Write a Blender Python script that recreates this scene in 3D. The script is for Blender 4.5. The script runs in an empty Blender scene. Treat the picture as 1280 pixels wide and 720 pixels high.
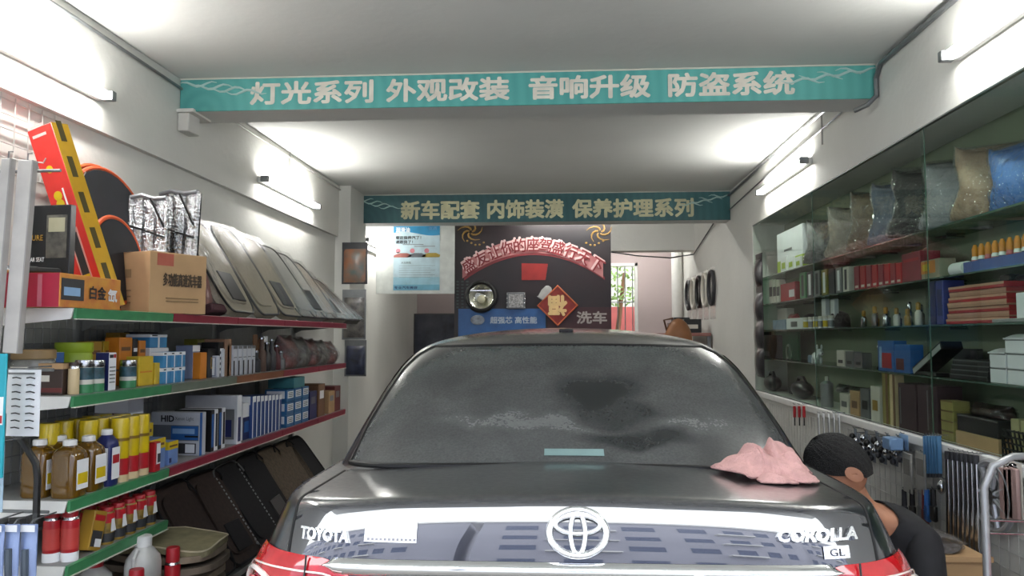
import bpy, bmesh, math, random
import numpy as np
from mathutils import Vector, Matrix
from mathutils.bvhtree import BVHTree
random.seed(7)
SC = bpy.context.scene
COL = SC.collection
PI = math.pi
# ------------------------------------------------------------------ camera
FPX = 980.0
YAW, PITCH, CAMZ = 0.0646, 0.0614, 1.42
cam = bpy.data.cameras.new('camera'); cam_o = bpy.data.objects.new('camera', cam); COL.objects.link(cam_o)
cam.sensor_width = 36.0; cam.lens = FPX / 1280 * 36.0; cam.clip_start = 0.05; cam.clip_end = 300
cam_o.location = (0, 0, CAMZ); cam_o.rotation_euler = (PI / 2 + PITCH, 0, YAW)
SC.camera = cam_o
# ------------------------------------------------------------------ world: bright overcast sky
W = bpy.data.worlds.new('overcast_sky'); SC.world = W; W.use_nodes = True
bgn = W.node_tree.nodes['Background']; bgn.inputs[0].default_value = (0.93, 0.97, 1.0, 1); bgn.inputs[1].default_value = 8.8
# ------------------------------------------------------------------ colour management
vs = SC.view_settings
vs.view_transform = 'Standard'; vs.look = 'None'; vs.gamma = 1.0; vs.use_curve_mapping = False; vs.exposure = 0.0
TUBE_POWER = 118.0

# ------------------------------------------------------------------ photo <-> place helpers (calibrated camera)
_c, _s, _cp, _sp = math.cos(YAW), math.sin(YAW), math.cos(PITCH), math.sin(PITCH)
def yl(u, x, z):
    "distance into the room at which a thing at lateral x, height z shows in column u"
    k = (u - 640) / FPX; z = z - CAMZ
    return (k * (-_cp * _s * x + _sp * z) - _c * x) / (_s - k * _cp * _c)
def zv(v, x, y):
    "height of a point at (x, y) that shows in row v"
    k = -(v - 360) / FPX; Y = -_s * x + _c * y
    return CAMZ + (k * _cp * Y + _sp * Y) / (_cp - k * _sp)
def xu(u, y, z):
    k = (u - 640) / FPX; z = z - CAMZ
    return (k * (_cp * _c * y + _sp * z) - _s * y) / (_c + k * _cp * _s)

# ------------------------------------------------------------------ materials
def lin(h):
    if isinstance(h, str):
        h = h.lstrip('#'); c = [int(h[i:i + 2], 16) / 255 for i in (0, 2, 4)]
        return tuple(((x / 12.92) if x <= .04045 else ((x + .055) / 1.055) ** 2.4) for x in c)
    return h
_mats = {}
def mat(name, col, rough=.55, metal=0, noise=None, bump=None, coat=0, alpha=1, trans=0, emit=0, col2=None, spec=.5):
    if name in _mats: return _mats[name]
    m = bpy.data.materials.new(name); m.use_nodes = True; _mats[name] = m
    nt = m.node_tree; b = nt.nodes['Principled BSDF']; c = lin(col)
    b.inputs['Base Color'].default_value = (*c, 1); b.inputs['Roughness'].default_value = rough
    b.inputs['Metallic'].default_value = metal; b.inputs['Coat Weight'].default_value = coat
    b.inputs['Coat Roughness'].default_value = .05; b.inputs['Specular IOR Level'].default_value = spec
    b.inputs['Alpha'].default_value = alpha; b.inputs['Transmission Weight'].default_value = trans
    if emit:
        b.inputs['Emission Color'].default_value = (*c, 1); b.inputs['Emission Strength'].default_value = emit
    tc = nt.nodes.new('ShaderNodeTexCoord')
    if noise is None and not emit: noise = (9, .12)
    if noise and not emit:
        n = nt.nodes.new('ShaderNodeTexNoise'); n.inputs['Scale'].default_value = noise[0]; n.inputs['Detail'].default_value = 5
        nt.links.new(tc.outputs['Object'], n.inputs['Vector'])
        r = nt.nodes.new('ShaderNodeValToRGB'); r.color_ramp.elements[0].position = .3; r.color_ramp.elements[1].position = .7
        c2 = lin(col2) if col2 else tuple(x * (1 - noise[1] * 2) for x in c)
        r.color_ramp.elements[0].color = (*c2, 1); r.color_ramp.elements[1].color = (*c, 1)
        nt.links.new(n.outputs[0], r.inputs[0]); nt.links.new(r.outputs[0], b.inputs['Base Color'])
    if bump:
        n = nt.nodes.new('ShaderNodeTexNoise'); n.inputs['Scale'].default_value = bump[0]; n.inputs['Detail'].default_value = 4
        nt.links.new(tc.outputs['Object'], n.inputs['Vector'])
        bp = nt.nodes.new('ShaderNodeBump'); bp.inputs['Strength'].default_value = bump[1]; bp.inputs['Distance'].default_value = .02
        nt.links.new(n.outputs[0], bp.inputs['Height']); nt.links.new(bp.outputs[0], b.inputs['Normal'])
    return m
def film(name, col=(1, 1, 1), clear=.72, rough=.12, bump=14, bs=.9):
    "clear crinkled packing film: mostly see-through with crisp glints"
    if name in _mats: return _mats[name]
    m = bpy.data.materials.new(name); m.use_nodes = True; _mats[name] = m
    nt = m.node_tree; nt.nodes.remove(nt.nodes['Principled BSDF']); out = nt.nodes['Material Output']
    t = nt.nodes.new('ShaderNodeBsdfTransparent'); t.inputs[0].default_value = (*lin(col), 1)
    g = nt.nodes.new('ShaderNodeBsdfGlossy'); g.inputs['Roughness'].default_value = rough
    fr = nt.nodes.new('ShaderNodeLayerWeight'); fr.inputs['Blend'].default_value = .5
    pw = nt.nodes.new('ShaderNodeMath'); pw.operation = 'POWER'; pw.inputs[1].default_value = 4.5; nt.links.new(fr.outputs['Facing'], pw.inputs[0])
    mp = nt.nodes.new('ShaderNodeMapRange'); mp.inputs['To Min'].default_value = .02+(1-clear)*.35; mp.inputs['To Max'].default_value = .8 if clear < .97 else .4
    mx = nt.nodes.new('ShaderNodeMixShader')
    nt.links.new(pw.outputs[0], mp.inputs['Value']); nt.links.new(mp.outputs[0], mx.inputs[0])
    nt.links.new(t.outputs[0], mx.inputs[1]); nt.links.new(g.outputs[0], mx.inputs[2]); nt.links.new(mx.outputs[0], out.inputs[0])
    if bump:
        tc = nt.nodes.new('ShaderNodeTexCoord'); n = nt.nodes.new('ShaderNodeTexNoise'); n.inputs['Scale'].default_value = bump
        n.inputs['Detail'].default_value = 3; bp = nt.nodes.new('ShaderNodeBump'); bp.inputs['Strength'].default_value = bs; bp.inputs['Distance'].default_value = .03
        nt.links.new(tc.outputs['Object'], n.inputs['Vector']); nt.links.new(n.outputs[0], bp.inputs['Height'])
        nt.links.new(bp.outputs[0], g.inputs['Normal']); nt.links.new(bp.outputs[0], fr.inputs['Normal'])
    return m

# ------------------------------------------------------------------ mesh collector
class MB:
    def __init__(s): s.v = []; s.f = []; s.M = None
    def _add(s, vs, fs):
        o = len(s.v)
        if s.M is not None: vs = [tuple(s.M @ Vector(p)) for p in vs]
        s.v += [tuple(p) for p in vs]; s.f += [tuple(i + o for i in f) for f in fs]; return s
    def box(s, x0, x1, y0, y1, z0, z1, b=0.0):
        if b <= 0:
            return s._add([(x0,y0,z0),(x1,y0,z0),(x1,y1,z0),(x0,y1,z0),(x0,y0,z1),(x1,y0,z1),(x1,y1,z1),(x0,y1,z1)],
                          [(3,2,1,0),(4,5,6,7),(0,1,5,4),(1,2,6,5),(2,3,7,6),(3,0,4,7)])
        b = min(b, abs(x1-x0)*.45, abs(y1-y0)*.45, abs(z1-z0)*.45)
        C = []; V = []
        idx = {}
        for i, X in enumerate((x0, x1)):
            for j, Y in enumerate((y0, y1)):
                for k, Z in enumerate((z0, z1)):
                    ix, iy, iz = (b if i == 0 else -b), (b if j == 0 else -b), (b if k == 0 else -b)
                    for ax, p in (('x', (X, Y+iy, Z+iz)), ('y', (X+ix, Y, Z+iz)), ('z', (X+ix, Y+iy, Z))):
                        idx[(i,j,k,ax)] = len(V); V.append(p)
        F = []
        q = lambda *a: F.append(tuple(idx[t] for t in a))
        q((0,0,0,'x'),(0,0,1,'x'),(0,1,1,'x'),(0,1,0,'x')); q((1,0,0,'x'),(1,1,0,'x'),(1,1,1,'x'),(1,0,1,'x'))
        q((0,0,0,'y'),(1,0,0,'y'),(1,0,1,'y'),(0,0,1,'y')); q((0,1,0,'y'),(0,1,1,'y'),(1,1,1,'y'),(1,1,0,'y'))
        q((0,0,0,'z'),(0,1,0,'z'),(1,1,0,'z'),(1,0,0,'z')); q((0,0,1,'z'),(1,0,1,'z'),(1,1,1,'z'),(0,1,1,'z'))
        for j in (0,1):
            for k in (0,1): q((0,j,k,'y'),(1,j,k,'y'),(1,j,k,'z'),(0,j,k,'z'))
        for i in (0,1):
            for k in (0,1): q((i,0,k,'x'),(i,1,k,'x'),(i,1,k,'z'),(i,0,k,'z'))
        for i in (0,1):
            for j in (0,1): q((i,j,0,'x'),(i,j,1,'x'),(i,j,1,'y'),(i,j,0,'y'))
        for i in (0,1):
            for j in (0,1):
                for k in (0,1): q((i,j,k,'x'),(i,j,k,'y'),(i,j,k,'z'))
        return s._add(V, F)
    def lathe(s, prof, n=20, c=(0,0,0), sx=1, sy=1, caps=True):
        V = []; F = []; m = len(prof)
        for r, z in prof:
            for i in range(n):
                a = 2*PI*i/n; V.append((c[0]+sx*r*math.cos(a), c[1]+sy*r*math.sin(a), c[2]+z))
        for k in range(m-1):
            for i in range(n): F.append((k*n+i, k*n+(i+1)%n, (k+1)*n+(i+1)%n, (k+1)*n+i))
        if caps:
            F.append(tuple(reversed(range(n)))); F.append(tuple((m-1)*n+i for i in range(n)))
        return s._add(V, F)
    def tube(s, pts, r, n=8, closed=False, caps=True):
        P = [Vector(p) for p in pts]; m = len(P); V = []; F = []
        rr = r if isinstance(r, (list, tuple)) else [r]*m
        up = None
        for k in range(m):
            a = P[(k-1) % m] if (k > 0 or closed) else P[k]; b = P[(k+1) % m] if (k < m-1 or closed) else P[k]
            d = (b-a); d = d.normalized() if d.length > 1e-9 else Vector((0,0,1))
            if up is None:
                up = Vector((0,0,1)) if abs(d.z) < .9 else Vector((1,0,0))
            e1 = (up - d*up.dot(d))
            e1 = e1.normalized() if e1.length > 1e-6 else d.orthogonal().normalized()
            up = e1; e2 = d.cross(e1)
            for i in range(n):
                t = 2*PI*i/n; V.append(P[k] + (e1*math.cos(t)+e2*math.sin(t))*rr[k])
        for k in range(m if closed else m-1):
            for i in range(n):
                k2 = (k+1) % m
                F.append((k*n+i, k*n+(i+1)%n, k2*n+(i+1)%n, k2*n+i))
        if not closed and caps:
            F.append(tuple(reversed(range(n)))); F.append(tuple((m-1)*n+i for i in range(n)))
        return s._add(V, F)
    def prism(s, poly, d, axis='y'):
        "polygon of (a, b) pairs pushed through thickness d (from 0 to d) along the axis"
        n = len(poly); V = []
        for t in (0, d):
            for a, b in poly:
                V.append({'y': (a, t, b), 'x': (t, a, b), 'z': (a, b, t)}[axis])
        F = [tuple(range(n)), tuple(reversed(range(n, 2*n)))] + [(i, i+n, (i+1)%n+n, (i+1)%n) for i in range(n)]
        return s._add(V, F)
    def grid(s, fn, nu, nv, wrap=False):
        V = []; F = []
        for j in range(nv+1):
            for i in range(nu + (0 if wrap else 1)): V.append(tuple(fn(i/nu, j/nv)))
        m = nu if wrap else nu+1
        for j in range(nv):
            for i in range(nu): F.append((j*m+i, j*m+(i+1)%m, (j+1)*m+(i+1)%m, (j+1)*m+i))
        return s._add(V, F)
    def sphere(s, c, r, nu=16, nv=10):
        r = r if isinstance(r, (tuple, list)) else (r,r,r)
        return s.lathe_s(c, r, nu, nv)
    def lathe_s(s, c, r, nu, nv):
        V = []; F = []
        for j in range(nv+1):
            t = PI*j/nv
            for i in range(nu):
                a = 2*PI*i/nu; V.append((c[0]+r[0]*math.sin(t)*math.cos(a), c[1]+r[1]*math.sin(t)*math.sin(a), c[2]-r[2]*math.cos(t)))
        for j in range(nv):
            for i in range(nu): F.append((j*nu+i, j*nu+(i+1)%nu, (j+1)*nu+(i+1)%nu, (j+1)*nu+i))
        return s._add(V, F)
    def mesh(s, name, smooth=38, fix=True):
        me = bpy.data.meshes.new(name); me.from_pydata(s.v, [], s.f)
        bm = bmesh.new(); bm.from_mesh(me); bmesh.ops.remove_doubles(bm, verts=bm.verts, dist=1e-5)
        if fix: bmesh.ops.recalc_face_normals(bm, faces=bm.faces)
        bm.to_mesh(me); bm.free()
        if smooth:
            me.shade_smooth(); me.set_sharp_from_angle(angle=math.radians(smooth))
        return me

def link(o, parent=None):
    COL.objects.link(o)
    if parent is not None: o.parent = parent
    return o
def P(name, mb, m, parent=None, label=None, smooth=38, loc=None, rot=None, kind=None):
    me = mb if isinstance(mb, bpy.types.Mesh) else mb.mesh(name, smooth)
    if m is not None and not me.materials: me.materials.append(m)
    o = link(bpy.data.objects.new(name, me), parent)
    if label: o['label'] = label
    if kind: o['kind'] = kind
    if loc: o.location = loc
    if rot: o.rotation_euler = rot
    return o
def S(name, mb, m, **k):
    "a piece of the setting"
    o = P(name, mb, m, **k); o['kind'] = 'structure'; return o
def tag(o, label, cat, group=None):
    o['label'] = label; o['category'] = cat
    if group: o['group'] = group
    return o
def T(name, label, cat, loc=(0,0,0), rz=0, group=None, rot=None):
    o = link(bpy.data.objects.new(name, None)); o.empty_display_size = .05
    o.location = loc; o.rotation_euler = rot if rot else (0,0,rz)
    return tag(o, label, cat, group)
def copy_tree(o, loc, rz=None, label=None, parent=None):
    c = o.copy(); link(c, parent)
    if parent is None:
        c.location = loc
        if rz is not None: c.rotation_euler = (o.rotation_euler[0], o.rotation_euler[1], rz)
        if label: c['label'] = label
    for ch in o.children: copy_tree(ch, None, parent=c)
    return c
ORD = ['first','second','third','fourth','fifth','sixth','seventh','eighth','ninth','tenth','eleventh','twelfth']

# ------------------------------------------------------------------ writing
_txt = {}
AX = {'+x': (Vector((0,1,0)), Vector((1,0,0))), '-x': (Vector((0,-1,0)), Vector((-1,0,0))), '-y': (Vector((1,0,0)), Vector((0,-1,0)))}
def glyphs(body, bold):
    k = (body, bold)
    if k not in _txt:
        c = bpy.data.curves.new('lettering', 'FONT'); c.body = body; c.offset = bold; c.resolution_u = 2
        o = link(bpy.data.objects.new('lettering_tmp', c)); bpy.context.view_layer.update()
        me = bpy.data.meshes.new_from_object(o.evaluated_get(bpy.context.evaluated_depsgraph_get()))
        _txt[k] = ([tuple(v.co) for v in me.vertices], [tuple(p.vertices) for p in me.polygons])
        bpy.data.objects.remove(o); bpy.data.curves.remove(c); bpy.data.meshes.remove(me)
    return _txt[k]
def text(body, w, h, m, parent, face, c, bold=.0, shear=0, name='lettering', off=.0012, rot=0, bend=None):
    "flat printed writing of width w and height h centred on c, read from the given face"
    V, F = glyphs(body, 0)
    xs = [p[0] for p in V]; ys = [p[1] for p in V]
    x0, x1, y0, y1 = min(xs), max(xs), min(ys), max(ys)
    R, N = AX[face]; U = Vector((0,0,1)); c = Vector(c); out = []
    for p in V:
        a = ((p[0]-x0)/(x1-x0)-.5)*w; b = ((p[1]-y0)/(y1-y0)-.5)*h
        a += shear*b
        if rot: a, b = a*math.cos(rot)-b*math.sin(rot), a*math.sin(rot)+b*math.cos(rot)
        if bend: a, b = bend(a, b)
        out.append(tuple(c + R*a + U*b + N*off))
    if bold:      # heavier strokes: the outline repeated a hair's breadth around itself
        br = bold*h*1.1; n0 = len(V); base = list(out); F0 = list(F); F = list(F)
        for k in range(6):
            d = (R*math.cos(k*PI/3)+U*math.sin(k*PI/3))*br-N*(.00004*(k+1))
            out += [tuple(Vector(p)+d) for p in base]; F += [tuple(i+n0*(k+1) for i in f) for f in F0]
    me = bpy.data.meshes.new(name); me.from_pydata(out, [], F); me.materials.append(m)
    return link(bpy.data.objects.new(name, me), parent)

# ------------------------------------------------------------------ shared colours
PLASTER = mat('wall_plaster', '#d6d6d0', .85, noise=(1.3, .05), bump=(25, .12))
CEIL = mat('ceiling_plaster', '#cfd0cc', .9, noise=(.9, .06), bump=(18, .1))
CONC = mat('floor_concrete', '#6d6a66', .75, noise=(2.5, .2), bump=(30, .2))
PINKW = mat('back_room_plaster', '#bfb0af', .85, noise=(1.5, .05))
GREENISH = mat('case_back_panel', '#7c8670', .6, noise=(2, .12))
WHITE = mat('white_enamel', '#e6e6e2', .4, noise=(12, .05))
OFFW = mat('off_white_plastic', '#d8d4c8', .4, noise=(12, .05))
BLACK = mat('black_plastic', '#141414', .4)
DGREY = mat('dark_grey_plastic', '#35363a', .5)
GREY = mat('grey_metal', '#85888a', .4, .6)
STEEL = mat('bright_steel', '#c9ccd0', .22, 1)
CHROME = mat('chrome', '#eef0f2', .05, 1, noise=(5, .01))
RED = mat('red_print', '#b3202a', .4); GREEN = mat('green_enamel', '#3f8a5a', .4, noise=(14, .12))
DRED = mat('dark_red_enamel', '#8d2338', .4, noise=(10, .1))
YELLOW = mat('yellow_print', '#e0c21a', .35); ORANGE = mat('orange_print', '#d98524', .4)
BLUE = mat('blue_print', '#2c66ad', .4); NAVY = mat('navy_print', '#232c63', .35); SKY = mat('pale_blue_print', '#8fb6dd', .4)
CYAN = mat('cyan_print', '#39b7d2', .4); LIME = mat('lime_print', '#b4cf3a', .4); BROWN = mat('brown_board', '#7a5638', .6)
CARD = mat('corrugated_card', '#bd9a70', .8, noise=(7, .08)); CREAM = mat('cream_plastic', '#dcc59a', .45)
GOLD = mat('gold_print', '#b08a32', .35); AMBER = mat('amber_oil', '#6e4d10', .12, coat=1, noise=(4, .2))
PAPER = mat('white_paper', '#eceef0', .6, noise=(8, .03)); INK = mat('black_ink', '#222226', .6)
PINK = mat('pink_plastic', '#c8707c', .4)
# ================================================================== THE SETTING
XL, XR, XB = -2.25, 1.75, 2.04
ZC = 2.937; D1, D2 = 4.41, 8.24; YF, YB = 0.95, 12.2; YCAN = .2
S('floor', MB().box(-2.6, 2.4, -.5, YB+.2, -.12, 0), CONC)
S('ceiling', MB().box(-2.6, 2.4, YCAN, YB+.2, ZC, ZC+.15), CEIL)  # front overhang past the walls is added to hold back daylight
# left wall: deep lintel band above, wall below set back a little
wl = MB().box(XL-.3, XL, YF, YB, 2.42, ZC).box(XL-.3, XL-.035, YF, YB, 0, 2.42)
wl.box(XL-.2, XL+.12, 7.72, D2+.1, 0, ZC)          # pilaster under the far beam
S('wall_left', wl, PLASTER)
# right wall: band above, display niche in the middle, wall below
wr = MB().box(XR, XR+.6, YF, YB, 2.441, ZC).box(XR, XR+.6, 7.32, YB, 0, 2.441).box(XB+.02, XR+.6, YF, 7.32, .9, 2.441).box(XR+.02, XR+.6, YF, 7.32, 0, .88)
wr.box(XR, XR+.6, YF, 2.2, .9, 2.441)
S('wall_right', wr, PLASTER)
S('trim_1', MB().box(XB, XB+.03, 2.2, 7.32, .93, 2.441), GREENISH)          # painted back of the niche
S('trim_2', MB().box(XR-.02, XB+.02, 2.2, 7.32, .885, .93, .004), WHITE)    # sill of the niche
# beams
S('beam', MB().box(XL, XR, D1+.012, D1+.26, 2.741, ZC), CEIL)
S('beam', MB().box(XL, XR, D2+.012, D2+.26, 2.631, ZC), CEIL)
S('beam', MB().box(XL, XR, 10.5, 10.75, 2.56, ZC), PLASTER)
# back wall with a barred window
wx0, wx1, wz0, wz1 = .66, 1.16, 1.1, 2.55
wb = MB().box(XL-.3, wx0, YB, YB+.2, 0, ZC).box(wx1, XR+.6, YB, YB+.2, 0, ZC).box(wx0, wx1, YB, YB+.2, 0, wz0).box(wx0, wx1, YB, YB+.2, wz1, ZC)
S('wall_back', wb, PINKW)
win = S('window_1', MB().box(wx0, wx0+.05, YB-.02, YB+.06, wz0, wz1, .005).box(wx1-.05, wx1, YB-.02, YB+.06, wz0, wz1, .005)
        .box(wx0, wx1, YB-.02, YB+.06, wz1-.05, wz1, .005).box(wx0, wx1, YB-.02, YB+.06, wz0, wz0+.05, .005), WHITE)
for i in range(4):
    x = wx0 + .08 + i*.115
    P('window_bar', MB().tube([(x, YB+.08, wz0), (x, YB+.08, wz1)], .008), GREY, win)
for z in (1.45, 1.95):
    P('window_bar', MB().tube([(wx0, YB+.09, z), (wx1, YB+.09, z)], .009), GREY, win)
# cables and conduit along the ceiling
def cable(pts, r, m=GREY): return MB().tube(pts, r, 6)
S('trim_3', MB().tube([(XL+.012, YF, ZC-.055), (XL+.012, 3.4, ZC-.05), (XL+.012, D1, ZC-.06)], .009, 6), GREY)
S('trim_4', MB().tube([(XL+.012, D1+.3, ZC-.05), (XL+.012, D2, ZC-.04)], .008, 6), mat('old_white_cable', '#a9a8a2', .6))
S('trim_5', MB().tube([(XR-.015, YF, ZC-.03), (XR-.015, D1-.1, ZC-.03), (XR-.015, D1-.03, ZC-.09), (XR-.015, D1-.03, ZC-.19), (XR-.06, D1-.02, 2.70), (XR-.1, D1+.06, 2.69)], .014, 8), GREY)
S('trim_6', MB().tube([(XR-.02, D1+.3, ZC-.03), (XR-.02, 6.5, ZC-.03), (XR-.02, D2, ZC-.05)], .010, 6), GREY)
S('trim_7', MB().tube([(XR-.012, D1+.3, ZC-.12), (XR-.012, 5.8, ZC-.14), (XR-.012, 7.0, ZC-.16), (XR-.012, D2, ZC-.2)], .006, 6), GREY)
S('trim_8', MB().tube([(XR-.012, 5.3, ZC), (XR-.012, 5.3, 2.70)], .006, 6), mat('old_white_cable', '#a9a8a2', .6))
S('trim_9', MB().tube([(XL+.012, 6.25, ZC), (XL+.012, 6.25, 2.62)], .006, 6), mat('old_white_cable', '#a9a8a2', .6))
# plaster moulding stub left of the near beam
S('trim_10', MB().box(XL, XL+.07, D1-.02, D1+.12, 2.62, 2.73, .006).box(XL, XL+.1, D1-.03, D1+.2, 2.73, 2.75), PLASTER)
# street outside: pavement and the blocks over the road that the paint mirrors
S('pavement', MB().box(-40, 40, -60, -.5, -.2, -.05), mat('street_asphalt', '#77787a', .9))

# ================================================================== LIGHT TUBES
TUBE = mat('fluorescent_tube', (1, .985, .95), emit=TUBE_POWER)
def tube_light(x, y0, y1, z, side, label):
    t = T('fluorescent_light', label, 'light', (x, (y0+y1)/2, z), group='wall fluorescent lights')
    h = (y1-y0)/2; s = side
    P('housing', MB().box(min(0, s*.035), max(0, s*.035), -h, h, -.022, .022, .005), WHITE, t)
    P('tube', MB().tube([(s*.07, -h+.035, 0), (s*.07, h-.035, 0)], .014, 14), TUBE, t)
    for e in (-1, 1):
        P('lamp_holder', MB().box(min(s*.03, s*.09), max(s*.03, s*.09), e*h-.018, e*h+.018, -.024, .024, .004), GREY, t)
tube_light(XL, 2.35, 3.60, 2.58, 1, 'lit fluorescent tube on the left wall above the wire rack')
tube_light(XL, 5.60, 6.85, 2.58, 1, 'lit fluorescent tube on the left wall above the leaning car mats')
tube_light(XR, 2.25, 3.50, 2.65, -1, 'lit fluorescent tube on the right wall nearest the street')
tube_light(XR, 5.55, 6.80, 2.65, -1, 'lit fluorescent tube on the right wall above the packed cushions')
tube_light(XL, 8.62, 9.85, 2.50, 1, 'lit fluorescent tube in the back room beside the white notice board')
for yy_, lb_ in ((9.0, 'added fluorescent light on the back room ceiling, unseen behind the far beam'), (11.3, 'fluorescent light on the ceiling above the barred window')):  # unseen lights added to brighten the back room
  t = T('added_ceiling_light', lb_, 'light', (.1 if yy_ < 10 else .9, yy_, ZC)); P('housing', MB().box(-.6, .6, -.05, .05, -.03, 0, .004), WHITE, t); P('tube', MB().tube([(-.57, 0, -.05), (.57, 0, -.05)], .014, 14), TUBE, t)

# ================================================================== BANNERS ON THE BEAMS
def banner_mat(name, ca, cb, cx):
    m = mat(name, ca, .55, noise=(.8, .1), col2=cb); nt = m.node_tree; b = nt.nodes['Principled BSDF']
    src = b.inputs['Base Color'].links[0].from_socket
    tc = nt.nodes.new('ShaderNodeTexCoord'); mp = nt.nodes.new('ShaderNodeMapping'); mp.inputs['Location'].default_value = (cx, 0, 0)
    w = nt.nodes.new('ShaderNodeTexWave'); w.wave_type = 'RINGS'; w.rings_direction = 'SPHERICAL'; w.inputs['Scale'].default_value = 4.2; w.inputs['Distortion'].default_value = 1.2
    nt.links.new(tc.outputs['Object'], mp.inputs[0]); nt.links.new(mp.outputs[0], w.inputs['Vector'])
    mx = nt.nodes.new('ShaderNodeMixRGB'); mx.blend_type = 'MULTIPLY'
    r = nt.nodes.new('ShaderNodeMapRange'); r.inputs['To Min'].default_value = 0; r.inputs['To Max'].default_value = .35
    nt.links.new(w.outputs['Fac'], r.inputs[0]); nt.links.new(r.outputs[0], mx.inputs[0]); nt.links.new(src, mx.inputs[1]); mx.inputs[2].default_value = (.45, .62, .62, 1)
    nt.links.new(mx.outputs[0], b.inputs['Base Color'])
    return m
SWIRL = mat('banner_white_swirl', '#b9d9d2', .6)
def banner(label, y, z0, z1, m, words, lm, cw, gw):
    cx = (XL+XR)/2; w = (XR-XL)/2-.004
    t = T('banner', label, 'banner', (cx, y, z0))
    P('sheet', MB().box(-w, w, -.004, .006, 0, z1-z0-.004), m, t)
    P('edging', MB().tube([(-w, -.006, z1-z0-.004), (w, -.006, z1-z0-.004)], .005, 6), OFFW, t)
    h = z1-z0
    for body, u0, u1 in words:
        x0, x1 = xu(u0, y, (z0+z1)/2)-cx, xu(u1, y, (z0+z1)/2)-cx
        text(body, x1-x0, h*cw, lm, t, '-y', ((x0+x1)/2, -.006, h*gw), bold=.040)
    for s in (-1, 1):     # loose brush swirls at the ends
        for k in range(4):
            xs = s*(w-.1-.1*k)
            P('swirl', MB().tube([(xs-.12+.24*i/8, -.0055, h*(.82-.09*k)+.014*math.sin(i*1.1+k)) for i in range(9)], [.002+.006*math.sin(PI*i/8) for i in range(9)], 6), SWIRL, t)
    return t
B1 = banner_mat('teal_banner_cloth', '#63b7ae', '#4a9a98', 1.85); B2 = banner_mat('dark_teal_banner_cloth', '#3f7477', '#22454c', 1.9)
LET = mat('banner_letters_cream', '#e9e4d6', .6); LET2 = mat('banner_letters_ochre', '#d9d6ae', .6)
banner('bright teal banner with cream Chinese lettering across the nearer ceiling beam', D1+.004, 2.741, ZC, B1,
       [('灯光系列', 314, 466), ('外观改装', 484, 636), ('音响升级', 662, 812), ('防盗系统', 836, 992)], LET, .66, .50)
banner('darker teal banner with yellowish Chinese lettering across the far ceiling beam', D2+.004, 2.631, ZC, B2,
       [('新车配套', 502, 599), ('内饰装潢', 610, 704), ('保养护理系列', 716, 866)], LET2, .62, .44)

# ================================================================== BLOCKS ACROSS THE STREET (seen only as mirrored in the paint)
BW = mat('apartment_render', '#9a9ba8', .85, noise=(.3, .08)); WG = mat('apartment_window_glass', '#3c4a6a', .25, noise=(.5, .1)); BAL = mat('balcony_slab', '#d8d8d8', .8)
winm = MB().box(-.6, .6, -.06, .02, -.6, .6).mesh('window', 0); winm.materials.append(WG)
balm = MB().box(-1.2, 1.2, 0, .9, -.12, .12).mesh('balcony', 0); balm.materials.append(BAL)
def block(label, x0, x1, y, h, step):
    t = T('apartment_building', label, 'building', ((x0+x1)/2, y, -.05)); w = (x1-x0)/2
    P('facade', MB().box(-w, w, -6, 0, 0, h), BW, t)
    P('roof', MB().box(-w-.3, w+.3, -6.2, .3, h, h+.35), BAL, t)
    n = int((x1-x0-1)//step); r = int(h//3)
    for i in range(n):
        for k in range(r):
            x = -w+.5+step*(i+.5); P('window', winm, None, t, loc=(x, .03, 1.7+3*k))
            if i % 3 == 1: P('balcony', balm, None, t, loc=(x, .0, .75+3*k))
block('pale apartment block across the street mirrored in the left of the boot lid', -44, -3.2, -22, 16, 2.0)
block('grey apartment block across the street mirrored in the right of the boot lid', -2.5, 14, -21, 15.2, 2.1)
block('low apartment block across the street mirrored at the boot edge', 14.9, 46, -23, 15, 2.2)
# ================================================================== THE CAR
def carpaint():
    m = bpy.data.materials.new('dark_blue_car_paint'); m.use_nodes = True; nt = m.node_tree; b = nt.nodes['Principled BSDF']
    b.inputs['Roughness'].default_value = .3; b.inputs['Coat Weight'].default_value = 1; b.inputs['Coat Roughness'].default_value = .015
    b.inputs['Metallic'].default_value = .3; b.inputs['Coat IOR'].default_value = 2.1
    g = nt.nodes.new('ShaderNodeTexCoord'); sp = nt.nodes.new('ShaderNodeSeparateXYZ'); nt.links.new(g.outputs['Normal'], sp.inputs[0])
    n = nt.nodes.new('ShaderNodeTexNoise'); n.inputs['Scale'].default_value = 60; n.inputs['Detail'].default_value = 6; nt.links.new(g.outputs['Object'], n.inputs['Vector'])
    r = nt.nodes.new('ShaderNodeMapRange'); r.inputs['From Min'].default_value = .55; r.inputs['From Max'].default_value = 1.0; r.inputs['To Max'].default_value = .8
    nt.links.new(sp.outputs['Z'], r.inputs[0])
    mu = nt.nodes.new('ShaderNodeMath'); mu.operation = 'MULTIPLY'; nt.links.new(r.outputs[0], mu.inputs[0]); nt.links.new(n.outputs[0], mu.inputs[1])
    mx = nt.nodes.new('ShaderNodeMixRGB'); mx.inputs[1].default_value = (.006, .007, .014, 1); mx.inputs[2].default_value = (.10, .10, .095, 1)
    nt.links.new(mu.outputs[0], mx.inputs[0]); nt.links.new(mx.outputs[0], b.inputs['Base Color'])
    ra = nt.nodes.new('ShaderNodeMapRange'); ra.inputs['To Min'].default_value = .012; ra.inputs['To Max'].default_value = .35
    nt.links.new(mu.outputs[0], ra.inputs[0]); nt.links.new(ra.outputs[0], b.inputs['Coat Roughness'])
    return m
PAINT = carpaint()
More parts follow.
